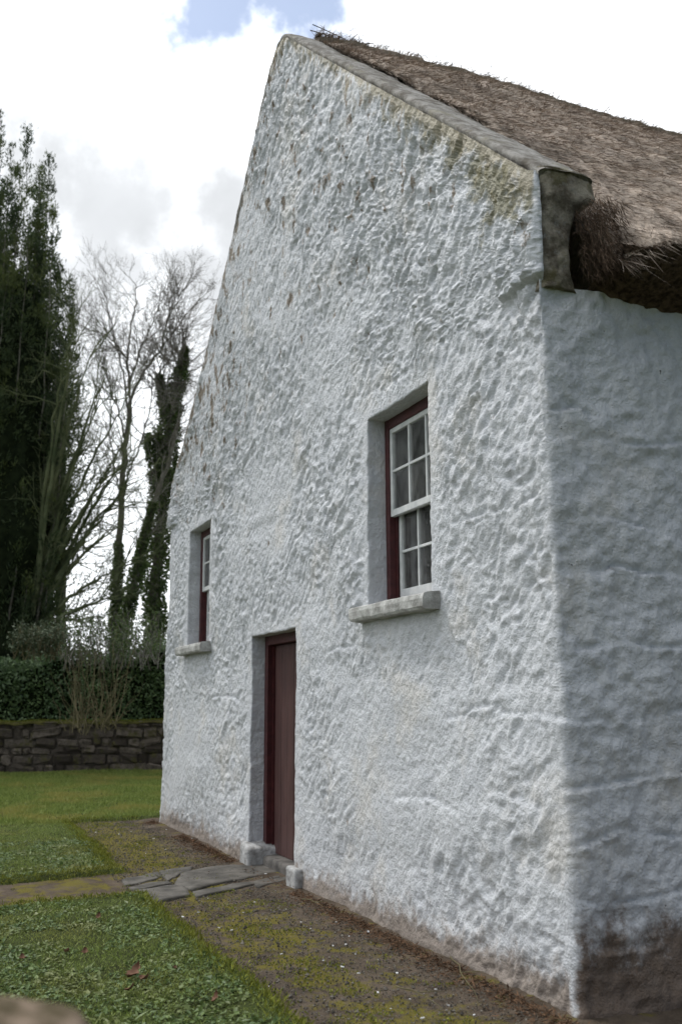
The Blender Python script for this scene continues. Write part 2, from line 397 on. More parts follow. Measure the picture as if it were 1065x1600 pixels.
# plain plastered bands round the windows (mostly above and to the left)
cn = np.where(SW < .5, np.abs(X), np.where(X > -1, Y, 9.)); D_ = relief(P, NX, SW)*damp*(.6+.4*sst(cn, 0, .06))
bat = np.where(SW > 0, .02+.065*SW, .02)*np.clip(1-ZZ/EAVE, 0, 1)+.02*np.exp(-np.clip(ZZ, 0, 9)/.12)
rk = np.where(SW < .999, np.repeat(tp, nz)-ZZ, 9)
led = sst(ZZ, 3.845, 3.875)*(sst(X, -.42, -.36)+sst(-X, 2*HW-.42, 2*HW-.36))*(1-sst(ZZ, 3.9, 4.6)*.7)*(SW < 1)
D_ = D_*(1-.5*sst(-rk, -.08, 0))+bat+led*.05
# stone courses and cracks telling through the limewash: (coordinate along the wall, height)
GL = [[(-1.05, 2.60), (-.91, 2.62), (-.72, 2.62), (-.47, 2.59), (-.26, 2.60), (.0, 2.63)], [(-1.18, 1.38), (-.95, 1.42), (-.71, 1.48), (-.57, 1.47), (-.48, 1.44), (-.02, 1.42), (.1, 1.41)], [(-.5, .97), (-.42, .98), (-.32, .98), (-.17, .96)],
      [(-2.47, 5.11), (-1.56, 5.02), (-.99, 4.89)], [(-3.2, 1.9), (-2.6, 1.93), (-2.3, 1.88)], [(-6.6, 1.55), (-6.1, 1.58), (-5.5, 1.53)], [(-1.9, .86), (-1.4, .9), (-1.0, .85)], [(-3.3, 4.3), (-2.6, 4.36), (-2.0, 4.3)]]
SL = [[(-.03, 1.78), (.11, 1.76), (.36, 1.80), (.82, 1.78), (1.6, 1.79)], [(-.01, 1.41), (.29, 1.39), (.79, 1.45), (1.4, 1.42)], [(-.01, 1.06), (.31, 1.09), (.76, 1.13), (1.3, 1.1)], [(.02, 3.06), (.19, 3.10), (.32, 3.04), (.45, 3.07)], [(.16, 2.52), (.41, 2.48), (.87, 2.38)],
      [(.35, 2.93), (.62, 2.92), (.92, 2.97), (1.2, 2.95)], [(.14, 2.17), (.39, 2.21), (.85, 2.18), (1.3, 2.2)], [(-.01, .77), (.29, .85), (.73, .79), (1.2, .8)], [(.05, .52), (.4, .49), (.9, .55)], [(.1, .28), (.5, .3), (1., .26)]]
crack = np.zeros(len(X))
for lines, msk, uu, dep_ in ((GL, SW < .6, X, .016), (SL, SW > .4, Y, .023)):
    for ln_ in lines:
        a_ = np.array(ln_); zl = np.interp(uu, a_[:, 0], a_[:, 1])+fbm(np.stack([uu, uu*0+a_[0, 1], uu*0], 1), 7, 3, 2)*.022; dz = ZZ-zl
        inside = msk*sst(uu, a_[0, 0]-.04, a_[0, 0]+.08)*(1-sst(uu, a_[-1, 0]-.08, a_[-1, 0]+.04))*(.55+.45*np.clip(fbm(np.stack([uu, zl, uu*0], 1), 5, 2, 3)*2, -1, 1))
        D_ += inside*dep_*(np.exp(-np.clip(-dz, 0, 9)/.06)*(dz < 0)-1.1*np.exp(-(np.clip(dz-.008, -.03, 9)/.022)**2)*(dz >= 0))
P = P+np.stack([NX*D_, NY*D_, np.zeros_like(D_)], 1)
# ragged opening edges
edge = np.exp(-od/.03)*(SW < .5)
wz_ = np.stack([X*0+1, Y*0, ZZ], 1)
P[:, 0] += edge*fbm(np.stack([np.round(X, 3)*3, Y*0, ZZ], 1), 7, 3, 12)*.022
P[:, 2] += edge*fbm(np.stack([X, Y*0, np.round(ZZ, 3)*3], 1), 6, 3, 13)*.010*(ZZ > .2)
Pg = P.reshape(ns, nz, 3)
keep = np.ones((ns-1, nz-1), bool)
xm = (S[:-1, 0]+S[1:, 0])/2; gm = (S[:-1, 4] < 1e-6) & (S[1:, 4] < 1e-6)
zm = (Z[:-1, :-1]+Z[:-1, 1:])/2
for x0, x1, z0, z1, dep in OPEN:
    keep &= ~(gm[:, None] & (xm[:, None] > x0) & (xm[:, None] < x1) & (zm > z0) & (zm < z1))
keep &= ~((S[:-1, 4] > .99) & (S[1:, 4] > .99))[:, None] | (np.arange(nz-1)[None, :] < nlow-1)
Fw = grid_faces(ns, nz).reshape(ns-1, nz-1, 4)[keep]
Vw = [P]; Fs = [Fw]; cnt = len(P); extra_attr = []
for x0, x1, z0, z1, dep in OPEN:
    i0 = int(np.argmin(np.abs(S[:, 0]-x0)+9*(S[:, 4] > 1e-6))); i1 = int(np.argmin(np.abs(S[:, 0]-x1)+9*(S[:, 4] > 1e-6)))
    j0 = int(np.argmin(np.abs(zc-z0))) if z0 > 0 else 0; j1 = int(np.argmin(np.abs(zc-z1)))
    loop = [(i0, j) for j in range(j0, j1+1)]+[(i, j1) for i in range(i0+1, i1+1)]+[(i1, j) for j in range(j1-1, j0-1, -1)]
    if z0 > 0: loop += [(i, j0) for i in range(i1-1, i0, -1)]+[(i0, j0)]
    ids = np.array([i*nz+j for i, j in loop]); base = P[ids]; tgt = np.stack([X[ids], np.full(len(ids), dep), ZZ[ids]], 1)
    prev = ids; steps = [.06, .2, .4, .6, .8, 1.25]
    for t in steps:
        q = base*(1-min(t, 1))+tgt*min(t, 1)
        if t > 1: q[:, 1] = dep+.112
        sm = fbm(q, 5, 3, 77)*.007*(t < 1)
        cx_, cz_ = (x0+x1)/2, (z0+z1)/2
        inn = np.stack([np.where(np.abs(X[ids]-x0) < .001, 1, np.where(np.abs(X[ids]-x1) < .001, -1, 0)), ids*0, np.where(np.abs(ZZ[ids]-z1) < .001, -1, 0)], 1)
        q = q+inn*(sm+.004*(t < .1))[:, None]
        cur = cnt+np.arange(len(ids)); Vw.append(q); cnt += len(ids)
        Fs.append(np.stack([prev[:-1], cur[:-1], cur[1:], prev[1:]], 1)); prev = cur
Vw = np.concatenate(Vw); Fw = np.concatenate(Fs)
def ext(a, v=0.): return np.concatenate([a, np.full(len(Vw)-len(a), v)])
flake = (1-SW)*(sst(ZZ, 2.5, 6.0)*.38+np.exp(-rk/.25)*.42*(X < -HW)+.3*np.exp(-((X+7.0)**2/1.8+(ZZ-4.6)**2/1.2)))-SW*.6
streak = (1-SW)*(X > -HW-.4)*(np.exp(-rk/.26)*1.15-.25)*(.7+.5*sst(X, -3.4, -1.0))+(1-SW)*(X <= -HW-.4)*(np.exp(-rk/.12)*.6-.35)-SW*.7
moss = (1-SW)*(X > -HW)*np.exp(-((rk-.22)/.2)**2)*sst(X, -3, -1.6)*.7+(1-SW)*.6*np.exp(-(((X+.55)/.35)**2+((ZZ-4.5)/.35)**2))-.25
dirt = (1-SW)*(np.exp(-np.clip(ZZ, 0, 9)/.17)*(.95+.1*sst(X, -4, -1)))-.1+(1-SW)*.4*np.exp(-np.clip(ZZ, 0, 9)/.34)+.35*fbm(P, 2.2, 3, 88)*np.exp(-np.clip(ZZ, 0, 9)/.4)
mould = SW*((1-sst(ZZ, .0, .95))*.97-.12+.35*np.exp(-(((EAVE-ZZ))/.1)**2)*0)-(1-SW)*(.7-.75*(1-sst(ZZ, 0, .55))*(1-sst(-X, 0, .4)))
wall = mesh('wall', Vw, Fw, WASH, cottage, smooth=True, attrs=dict(flake=ext(flake, -.3), streak=ext(streak, -.8), moss=ext(moss, -.5), dirt=ext(dirt, -.2), mould=ext(mould, -.8)))
# inner lining that keeps the room dark (one plain shell set inside)
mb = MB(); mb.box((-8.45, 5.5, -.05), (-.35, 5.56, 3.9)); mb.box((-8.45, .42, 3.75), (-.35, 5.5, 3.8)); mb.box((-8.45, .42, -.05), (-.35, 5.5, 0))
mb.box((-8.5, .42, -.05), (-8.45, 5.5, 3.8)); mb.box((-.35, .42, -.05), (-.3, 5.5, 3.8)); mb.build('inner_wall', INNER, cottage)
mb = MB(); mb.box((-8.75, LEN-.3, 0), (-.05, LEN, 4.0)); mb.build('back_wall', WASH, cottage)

# ---- skew coping
def rake_line(n=260, x0=-2*HW-.02, x1=.02):
    x = np.linspace(x0, x1, n); return x, top(x)
for side in (0, 1):
    a, b = ((-HW, .03) if side else (-2*HW-.03, -HW)); n = 210
    x = np.linspace(a, b, n); zt = top(x)
    dz = np.gradient(zt, x); nn = unit(np.stack([-dz, np.ones(n)], 1))
    prof = [(.02, -.03), (.004, .0), (-.004, .018), (.002, .032), (.03, .044), (.08, .048), (.14, .05), (.20, .05), (.28, .05), (.34, .045), (.365, .03), (.365, -.15)]
    V = []
    for i in range(n):
        for (y, h) in prof: V.append((x[i]+nn[i, 0]*h, y, zt[i]+nn[i, 1]*h))
    V = np.array(V); k = len(prof)
    d = fbm(V, 9, 4, 15, .65)*.018+fbm(V, .8, 2, 16)*.02
    hh = np.tile([1 if h > .02 else .25 for _, h in prof], n)
    V[:, 2] += d*hh; V[:, 1] += fbm(V, 8, 3, 18)*.012
    V[:, 1] -= np.interp(V[:, 0], [-9, 1], [0, 0])
    e_ = np.array([[0, 3, 4, 10], [0, 1, 2, 3], [4, 6, 8, 10], [0, 10, 11, 11]])[:3]
    mesh('skew_coping', V, np.concatenate([grid_faces(n, k), e_[:, ::-1], e_+(n-1)*k]), COPE, cottage, smooth=True)
# ---- kneelers
def kneeler(sx, x_out):
    n = 26; V = []; ys = np.linspace(0, 1, 16); zs = np.linspace(3.80, 4.53, 46)
    for y_ in ys:
        for z in zs:
            t = (z-3.8)/.73; yend = .235+.03*sin(z*9)+.13*float(sst(np.array(t), .68, .82))
            y = .008+y_*yend
            bul = .03*float(sst(np.array(t), .66, .76))+.012
            rnd = -.035*(abs(y_*2-1)**6)
            V.append((x_out+sx*(bul+rnd), y, z))
    V = np.array(V); d = fbm(V, 11, 5, 25, .65)*.026; V[:, 0] += sx*d
    m = len(zs); F = grid_faces(len(ys), m)
    # back, top and underside closed toward the wall core
    V2 = V.copy(); V2[:, 0] = x_out-sx*.5; V2[:, 1] = np.maximum(V2[:, 1], .09)
    off = len(V); F2 = []
    rim = [(0, j) for j in range(m)]+[(i, m-1) for i in range(1, 16)]+[(15, j) for j in range(m-2, -1, -1)]+[(i, 0) for i in range(14, -1, -1)]
    r = np.array([i*m+j for i, j in rim]); F2 = np.stack([r[:-1], r[1:], r[1:]+off, r[:-1]+off], 1)
    V = np.concatenate([V, V2]); mesh('kneeler_stone', V, [np.concatenate([F, F2])], KNEEL, cottage, smooth=True)
kneeler(1, .012); kneeler(-1, -2*HW-.012)

# ---- thatch
def thatch():
    prof = []
    # right side from wall head out to the lip, up to the ridge, and down the far side
    cutp = [(-.05, 3.74), (.06, 3.78), (.16, 3.81), (.27, 3.855), (.36, 3.90), (.415, 3.945), (.43, 3.99), (.41, 4.035)]
    up = [(.41+t*(-4.40-.41), 4.035+t*(8.50-4.035)+.13*sin(pi*t)) for t in np.linspace(0, 1, 130)[1:-4]]
    ridge = [(-4.40+.22*cos(a), 8.36+.12*sin(a)) for a in np.linspace(.7, pi-.7, 9)]
    right = cutp+up
    left = [(-8.8-x, z) for x, z in right[::-1]]
    prof = np.array(right+ridge+left); ncut = len(cutp)
    ys = np.concatenate([np.arange(.36, 1.6, .03), np.arange(1.6, 7, .06), np.linspace(7, LEN+.1, 25)])
    n = len(ys); k = len(prof)
    V = np.zeros((n, k, 3)); V[:, :, 0] = prof[None, :, 0]; V[:, :, 1] = ys[:, None]; V[:, :, 2] = prof[None, :, 1]
    V = V.reshape(-1, 3)
    tn = unit(np.gradient(prof, axis=0)); nrm = np.stack([tn[:, 1], -tn[:, 0]], 1); nrm = np.tile(nrm, (n, 1))
    A = V*np.array([1.0, 2.2, 1.0])
    d = fbm(V, .55, 3, 33)*.09+fbm(A, 3.0, 4, 34)*.035+fbm(A*np.array([1, 2, 1]), 12, 3, 35)*.014
    cutm = np.tile((np.arange(k) < ncut-2) | (np.arange(k) > k-ncut+1), n)
    d = np.where(cutm, d*.5, d)
    # the thatch tucks down behind the kneeler
    tuck = np.exp(-(V[:, 1]-.36)/.12)*sst(np.abs(V[:, 0]+4.4), 3.9, 4.5)*.16
    V[:, 0] += nrm[:, 0]*(d-tuck); V[:, 2] += nrm[:, 1]*(d-tuck)
    V[:, 2] -= .05*np.exp(-(V[:, 1]-.36)/.15)
    F = grid_faces(n, k)
    # straws on the slope
    Pq = []; Dq = []; Nq = []; ln = []; wd = []
    G3 = V.reshape(n, k, 3); N3 = nrm.reshape(n, k, 2)
    def pick(m, jlo, jhi, ymax, ymin=.3):
        yy = ymin+(ymax-ymin)*rng.random(m)**1.35; jj = rng.uniform(jlo, jhi, m)
        ii = np.clip(np.interp(yy, ys, np.arange(n)), 0, n-1.001); i = ii.astype(int); j = jj.astype(int); fi = (ii-i)[:, None]; fj = (jj-j)[:, None]
        p = G3[i, j]*(1-fi)*(1-fj)+G3[i+1, j]*fi*(1-fj)+G3[i, j+1]*(1-fi)*fj+G3[i+1, j+1]*fi*fj
        nn = np.stack([N3[i, j, 0], np.zeros(m), N3[i, j, 1]], 1); return p, nn
    m = 110000
    p, nn = pick(m, ncut-1, k//2, 9.0)
    down = np.stack([nn[:, 2], np.zeros(m), -nn[:, 0]], 1)
    dev = rng.normal(size=(m, 3))*np.array([.12, .27, .12])
    clump = fbm(p, 5, 2, 44)[:, None]*np.array([[0, .6, 0]])
    D = down+dev+clump+nn*rng.uniform(-.02, .22, (m, 1))
    l = rng.gamma(4, .03, m)+.03; wdt = rng.uniform(.0025, .0055, m)*(1+p[:, 1]*.12)
    V1, F1 = leafquads(p-nn*.006, D, nn+rng.normal(size=(m, 3))*.5, l, wdt)
    # shaggy fringe hanging at the lip, and a thick tuft by the kneeler
    m2 = 4500; p, nn = pick(m2, 4, ncut+3, 6.0)
    D = np.stack([rng.normal(.75, .22, m2), rng.normal(0, .3, m2), rng.normal(-.62, .2, m2)], 1)
    V2, F2 = leafquads(p-unit(D)*.03, D, nn+rng.normal(size=(m2, 3))*.4, rng.uniform(.02, .04, m2), rng.uniform(.003, .006, m2))
    m3 = 2200; t = rng.random(m3)
    p = np.stack([.05+.26*rng.random(m3)-.08*t, .25+.20*rng.random(m3)**1.3, 3.88+.45*t], 1)
    D = np.stack([rng.normal(.40, .25, m3), rng.normal(.05, .3, m3), rng.normal(-.8, .2, m3)], 1)
    V3, F3 = leafquads(p, D, rdir(m3), rng.uniform(.05, .12, m3), rng.uniform(.003, .006, m3))
    m4 = 9000; p, nn = pick(m4, 1, ncut-1, 5.0)       # reed butts in the cut face
    D = np.stack([rng.normal(.65, .2, m4), rng.normal(0, .2, m4), rng.normal(-.6, .2, m4)], 1)
    V4, F4 = leafquads(p-unit(D)*.015, D, rdir(m4), rng.uniform(.02, .045, m4), rng.uniform(.004, .007, m4))
    # stub ends of the far slope standing over the ridge
    m5 = 2600; yy = .4+9*rng.random(m5)**1.4; p = np.stack([-4.4+rng.normal(0, .12, m5), yy, np.full(m5, 8.45)], 1); p[:, 2] += fbm(p, .55, 3, 33)*.09
    D = np.stack([rng.normal(0, .9, m5), rng.normal(0, .9, m5), rng.uniform(-.1, .5, m5)], 1)
    V5, F5 = leafquads(p, D, rdir(m5), rng.uniform(.05, .12, m5), rng.uniform(.004, .009, m5))
    Vs = [V, V1, V2, V5]; off = 0; Fs = []
    for a, f in zip(Vs, (F, F1, F2, F5)): Fs.append(f+off); off += len(a)
    cutf = np.zeros(len(F), bool); jj = np.tile(np.arange(k-1), n-1); cutf = (jj < ncut-2) | (jj > k-ncut)
    th = mesh('thatched_roof', np.concatenate(Vs), [np.concatenate([Fs[0][~cutf]]+Fs[1:])], THATCH, cottage)
    Vc = np.concatenate([V, V4, V3]); mesh('eave_cut', Vc, [np.concatenate([F[cutf], F4+len(V), F3+len(V)+len(V4)])], CUT, th)
    return th
th = thatch()
# dark twigs and spiky scallops pinned along the ridge next to the gable
mb = MB()
zr = 8.53
for k in range(2):
    yy = np.linspace(.3, 2.3, 26); mb.tube(np.stack([-4.36+.06*k+.03*np.sin(yy*3+k), yy, zr-.01+.03*k+.025*np.sin(yy*4.3+k)-.03*yy], 1), .005, 5)
for i in range(70):
    y0 = .40+1.5*rng.random()**1.8; p0 = np.array([-4.38+rng.normal(0, .06), y0, zr-.04])
    d = unit(np.array([rng.normal(.1, .5), rng.normal(-.1, .6), rng.uniform(.15, .7)])); l = rng.uniform(.05, .14)
    mb.tube([p0, p0+d*l*.5, p0+d*l+np.array([0, 0, -.02])], [.009, .007, .002], 4)
mb.build('ridge_twigs', m_simple('ridge twig', (.012, .012, .012), (.04, .036, .03), 9, .9, .1), th)

# ---- windows
def window(x0, x1, z0, z1, dep):
    fy = dep-.01; xw = .07; cx = (x0+x1)/2
    mb = MB()
    mb.box((x0-.02, fy, z0-.02), (x0+.055, fy+.118, z1+.02), bev=.006); mb.box((x1-.055, fy, z0-.02), (x1+.02, fy+.118, z1+.02), bev=.006)
    mb.box((x0+.055, fy+.002, z1-.075), (x1-.055, fy+.116, z1+.02), bev=.006); mb.box((x0+.055, fy-.004, z0-.02), (x1-.055, fy+.118, z0+.045), bev=.006)
    # parting bead in the jambs
    mb.box((x0+.053, fy+.055, z0+.04), (x0+.068, fy+.07, z1-.07)); mb.box((x1-.068, fy+.055, z0+.04), (x1-.053, fy+.07, z1-.07))
    wf = mb.build('window', RED, cottage)
    zmid = z0+.045+(z1-.075-z0-.045)*.478
    def sash(a0, a1, b0, b1, y, bot, topr):
        m = MB(); t = .038
        m.box((a0, y, b0), (a0+t, y+t, b1), bev=.003); m.box((a1-t, y, b0), (a1, y+t, b1), bev=.003)
        m.box((a0+t, y+.001, b0), (a1-t, y+t-.001, b0+bot), bev=.003); m.box((a0+t, y+.001, b1-topr), (a1-t, y+t-.001, b1), bev=.003)
        iw = a1-a0-2*t; bar = .02
        for k in (1, 2): xx = a0+t+iw*k/3; m.box((xx-bar/2, y+.004, b0+bot), (xx+bar/2, y+t-.008, b1-topr), bev=.002)
        zz = (b0+bot+b1-topr)/2
        for k in range(3):
            q0 = a0+t+iw*k/3+(bar/2 if k else 0); q1 = a0+t+iw*(k+1)/3-(bar/2 if k < 2 else 0)
            m.box((q0, y+.005, zz-bar/2), (q1, y+t-.009, zz+bar/2), bev=.002)
        s = m.build('sash', WHITE, wf)
        gv = [(a0+t*.5, y+.016, b0+bot*.5), (a1-t*.5, y+.016, b0+bot*.5), (a1-t*.5, y+.016, b1-topr*.5), (a0+t*.5, y+.016, b1-topr*.5)]
        gv2 = [(a, b+.004, c) for a, b, c in gv]
        mesh('glass', gv+gv2, [np.array([(0, 1, 2, 3), (7, 6, 5, 4), (0, 4, 5, 1), (1, 5, 6, 2), (2, 6, 7, 3), (3, 7, 4, 0)])], GLASS, wf)
    sash(x0+.057, x1-.057, zmid, z1-.077, fy+.014, .05, .038)
    sash(x0+.070, x1-.070, z0+.047, zmid+.045, fy+.075, .075, .03)
    # sill
    n = 40; m = MB(); m.box((x0-.09, -.135, z0-.10), (x1+.09, dep+.02, z0-.004), bev=.012)
    V = m.v[0]; m.f
    xs = np.linspace(x0-.10, x1+.10, n); pr = [(dep+.03, z0-.0), (-.02, z0-.004), (-.105, z0-.012), (-.128, z0-.022), (-.134, z0-.05), (-.130, z0-.10), (-.118, z0-.118), (.02, z0-.122)]
    V = np.array([(x, y, z) for x in xs for y, z in pr]); V += (fbm(V, 9, 4, 19)*.012)[:, None]*np.array([.4, 1, .8])
    k = len(pr); F = grid_faces(n, k)
    caps = np.array([[0, 1, 2, 3], [0, 3, 4, 7], [4, 5, 6, 7]]); e = (n-1)*k
    mesh('sill', V, [np.concatenate([F, caps[:, ::-1], caps+e])], SILL, wf, smooth=False)
    # gathered net curtains
    for (a, b) in ((x0-.22, x0+.15), (x0+.40, x0+.62), (x0+.74, x0+1.0)):
        n = 90; xs = np.linspace(a, b, n); zs = np.linspace(z0, z1, 12)
        V = np.array([(x, dep+.128+.009*sin((x-a)*95+z*.8)+.004*sin(x*40), z) for x in xs for z in zs])
        mesh('curtain', V, grid_faces(n, 12), CURT, wf, smooth=True)
    return wf
for o in OPEN[:2]: window(*o)

# ---- door
x0, x1, z0, z1, dep = OPEN[2]
mb = MB(); fy = dep-.012
mb.box((x0-.02, fy, .17), (x0+.085, fy+.13, z1+.02), bev=.005); mb.box((x1-.085, fy, .12), (x1+.02, fy+.13, z1+.02), bev=.005)
mb.box((x0+.085, fy+.001, z1-.09), (x1-.085, fy+.129, z1+.02), bev=.005)
mb.box((x0+.0855, fy+.055, .12), (x0+.105, fy+.128, z1-.0905)); mb.box((x1-.105, fy+.055, .12), (x1-.0855, fy+.128, z1-.0905))
df = mb.build('door_frame', RED, cottage)
mb = MB(); nb = 6; a = x0+.106; wdt = (x1-x0-.212)/nb
for i in range(nb): mb.box((a+i*wdt+.002, fy+.075+.002*(i % 2), .10), (a+(i+1)*wdt-.002, fy+.115, z1-.0925), bev=.007)
mb.box((a, fy+.116, .3), (a+nb*wdt, fy+.14, .42)); mb.box((a, fy+.116, 1.6), (a+nb*wdt, fy+.14, 1.72))
dr = mb.build('door', DOORP, cottage)
def rock(name, a, b, mat, parent, amp=.015, seg_=(12, 8, 7), taper=None, seed=1, loc=None, s=5.):
    """lumpy block between corners a and b"""
    a = np.array(a, float); b = np.array(b, float); V = []; idx = {}; Fq = []
    nx, ny, nz_ = seg_
    def vid(i, j, k):
        if (i, j, k) not in idx:
            idx[(i, j, k)] = len(V); q = np.array([i/nx, j/ny, k/nz_])*2-1
            e = np.sort(np.abs(q)); q = q*(1-.06*(e[1]**8)-.05*e[0]**8); V.append(a+(q+1)/2*(b-a))
        return idx[(i, j, k)]
    for j in range(ny):
        for k in range(nz_):
            for i, fl in ((0, 1), (nx, 0)):
                q = [vid(i, j, k), vid(i, j+1, k), vid(i, j+1, k+1), vid(i, j, k+1)]; Fq.append(q[::-1] if fl else q)
    for i in range(nx):
        for k in range(nz_):
            for j, fl in ((0, 0), (ny, 1)):
                q = [vid(i, j, k), vid(i+1, j, k), vid(i+1, j, k+1), vid(i, j, k+1)]; Fq.append(q[::-1] if fl else q)
    for i in range(nx):
        for j in range(ny):
            for k, fl in ((0, 1), (nz_, 0)):
                q = [vid(i, j, k), vid(i+1, j, k), vid(i+1, j+1, k), vid(i, j+1, k)]; Fq.append(q[::-1] if fl else q)
    V = np.array(V)
    if taper is not None: V = taper(V)
    c = (a+b)/2; V += unit(V-c)*(fbm(V, s, 4, seed)*amp)[:, None]
    return mesh(name, V, np.array(Fq), mat, parent, smooth=True, loc=loc)
def tp1(V):
    t = np.clip((V[:, 2])/.22, 0, 1); V[:, 2] -= .07*np.clip((V[:, 0]-(x0+.0))/.2, 0, 1)*t; return V
rock('plinth_stone', (x0-.09, -.08, -.05), (x0+.15, .30, .205), BLOCK, cottage, .02, (14, 14, 12), tp1, 3)
rock('plinth_stone', (x1-.015, -.10, -.05), (x1+.22, .12, .17), BLOCK, cottage, .025, (14, 12, 12), None, 5)
rock('doorstep', (x0+.12, .06, -.05), (x1+.02, .5, .10), m_simple('step stone', (.05, .048, .045), (.14, .13, .12), 7, .9, .2, .01), cottage, .012, (26, 10, 6), None, 7)

# ------------------------------------------------------------------ ground
def m_dirt():
    g = G('packed earth', .95, .1)
    n = g.noise(3.5, 6, .65); b = g.mix(g.ss(n, .3, .7), c3(.06, .046, .034), c3(.135, .105, .08))
    b = g.mix(g.ss(g.noise(90, 3, .7), .55, .75, 0, .7), b, c3(.17, .15, .12))
    mo = g.ss(g.math('ADD', g.noise(5, 6, .72, off=4), g.math('MULTIPLY', g.attr('moss'), .3)), .56, .70, 0, .9)
    b = g.mix(mo, b, g.mix(g.noise(40, 3), c3(.08, .075, .015), c3(.20, .165, .035)))
    g.col(b); g.bump(g.noise(70, 5, .75), .012); return g.m
def m_lawn():
    g = G('lawn soil', .95, .1)
    b = g.mix(g.ss(g.noise(6, 6, .65), .3, .7), c3(.035, .042, .014), c3(.075, .095, .03)); 
    g.col(b); g.bump(g.noise(50, 5, .7), .03); return g.m
DIRT, LAWN = m_dirt(), m_lawn()
s_ = 900
xs = np.array([-s_, -200, -60, -30, -20, -10, 0, 10, 30, 60, 200, s_], float)
V = np.array([(x, y, -.035) for x in xs for y in xs]); tag(mesh('ground', V, grid_faces(12, 12)[:, ::-1].copy(), m_simple('pasture', (.02, .035, .01), (.05, .07, .022), .6, .95, .1)), kind='structure')
def edge_near(x): return -1.22+.05*np.sin(x*1.3)+fbm(np.stack([x, x*0, x*0], 1), 2.2, 4, 3)*.07
# the dirt path: band in front of the gable, spur toward the garden
xs = np.arange(-9.6, 3.2, .022); ysg = np.arange(-1.45, .25, .022)
V = np.array(np.meshgrid(xs, ysg, indexing='ij')).reshape(2, -1).T; V = np.concatenate([V, np.zeros((len(V), 1))], 1)
V[:, 2] = .0+fbm(V, 1.3, 3, 2)*.012+fbm(V, 9, 4, 4)*.009+.015*sst(V[:, 1], -.35, 0)
ms_ = np.exp(-((V[:, 1]+.85)/.35)**2)*.6+.35*np.exp(-((V[:, 0]+7.4)**2/2.5+(V[:, 1]+.8)**2/.2))-.1+.2*(fbm(V, .9, 2, 9) > .1)
tag(mesh('path', V, grid_faces(len(xs), len(ysg)), DIRT, smooth=True, attrs=dict(moss=ms_)), kind='structure')
xs2 = np.arange(-5.6, -3.4, .03); ys2 = np.arange(-9, -1.44, .03)
V = np.array(np.meshgrid(xs2, ys2, indexing='ij')).reshape(2, -1).T; V = np.concatenate([V, np.zeros((len(V), 1))], 1)
V[:, 2] = -.002+fbm(V, 1.3, 3, 2)*.012+fbm(V, 9, 4, 4)*.009
tag(mesh('garden_path', V, grid_faces(len(xs2), len(ys2)), DIRT, smooth=True, attrs=dict(moss=np.full(len(V), .22)+.7*fbm(V, 1.5, 3, 5))), kind='structure')
# side strip of earth along the right-hand wall
xs3 = np.arange(.0, 3.2, .04); ys3 = np.arange(.25, 9, .06)
V = np.array(np.meshgrid(xs3, ys3, indexing='ij')).reshape(2, -1).T; V = np.concatenate([V, np.zeros((len(V), 1))], 1); V[:, 2] = fbm(V, 1.3, 3, 2)*.012-.004
tag(mesh('side_path', V, grid_faces(len(xs3), len(ys3)), DIRT, smooth=True, attrs=dict(moss=np.zeros(len(V)))), kind='structure')
def lawnmask(x, y):
    """positive inside the turf"""
    z0 = np.zeros_like(x); A = np.stack([x, y, z0], 1); w1 = fbm(A, 2.0, 4, 8)*.07+fbm(A, 11, 3, 9)*.025
    spur = np.maximum(-5.07-.03-x+0*y, x-(-3.98-.16*(y+1.3)*0))     # outside the spur
    front = -1.24-y
    # path edge is a touch diagonal at both sides of the spur
    near = np.minimum(front+np.clip((x+1.7), -9, 9)*.0, x+4.0+.10*(y+1.3))
    farp = np.minimum(-1.18-y-.02*(x+5), -5.08-.12*(y+1.3)-x)
    beyond = -9.15-.35*fbm(A, .8, 2, 4)-x
    return np.maximum(np.maximum(near, farp), beyond)+w1
def lawn_sheet(name, x0, x1, y0, y1, st):
    xs = np.arange(x0, x1, st); ys = np.arange(y0, y1, st)
    V = np.array(np.meshgrid(xs, ys, indexing='ij')).reshape(2, -1).T; m = lawnmask(V[:, 0], V[:, 1])
    z = -.03+.062*sst(m, -.02, .07)+fbm(np.concatenate([V, V[:, :1]*0], 1), 1.1, 3, 6)*.02
    V = np.concatenate([V, z[:, None]], 1); F = grid_faces(len(xs), len(ys)); k = (m[F] > -.06).any(1)
    tag(mesh(name, V, F[k], LAWN, smooth=True), kind='structure')
lawn_sheet('lawn', -9.6, 3.4, -5.5, -1.0, .03)
lawn_sheet('lawn', -19.4, -9.08, -9, 9, .12)
lawn_sheet('lawn', -9.6, 3.4, -12, -5.45, .12)

# ---- grass
GRASS = m_leaf('grass', (.12, .17, .035), (.28, .34, .09), (.30, .29, .08), .6, .25, .25, .9)
def grass(name, n, x0, x1, y0, y1, hmin, hmax, wmin, wmax, lean, mat, dens=None, mlo=0.):
    x = rng.uniform(x0, x1, n); y = rng.uniform(y0, y1, n); m = lawnmask(x, y); k = m > mlo
    if dens is not None: k &= rng.random(n) < dens(x, y)
    x, y, m = x[k], y[k], m[k]; z = -.03+.062*sst(m, -.02, .07)+fbm(np.stack([x, y, x*0], 1), 1.1, 3, 6)*.02
    P = np.stack([x, y, z-.004], 1); D = np.concatenate([rng.normal(0, lean, (len(x), 2)), np.ones((len(x), 1))], 1)
    h = rng.uniform(hmin, hmax, len(x))*(.6+.5*(fbm(P, 2.5, 2, 9)+.6)); V, F = leafquads(P, D, rdir(len(x)), h, rng.uniform(wmin, wmax, len(x)))
    return tag(mesh(name, V, F, mat), name_lab[name], 'grass', kind='stuff')
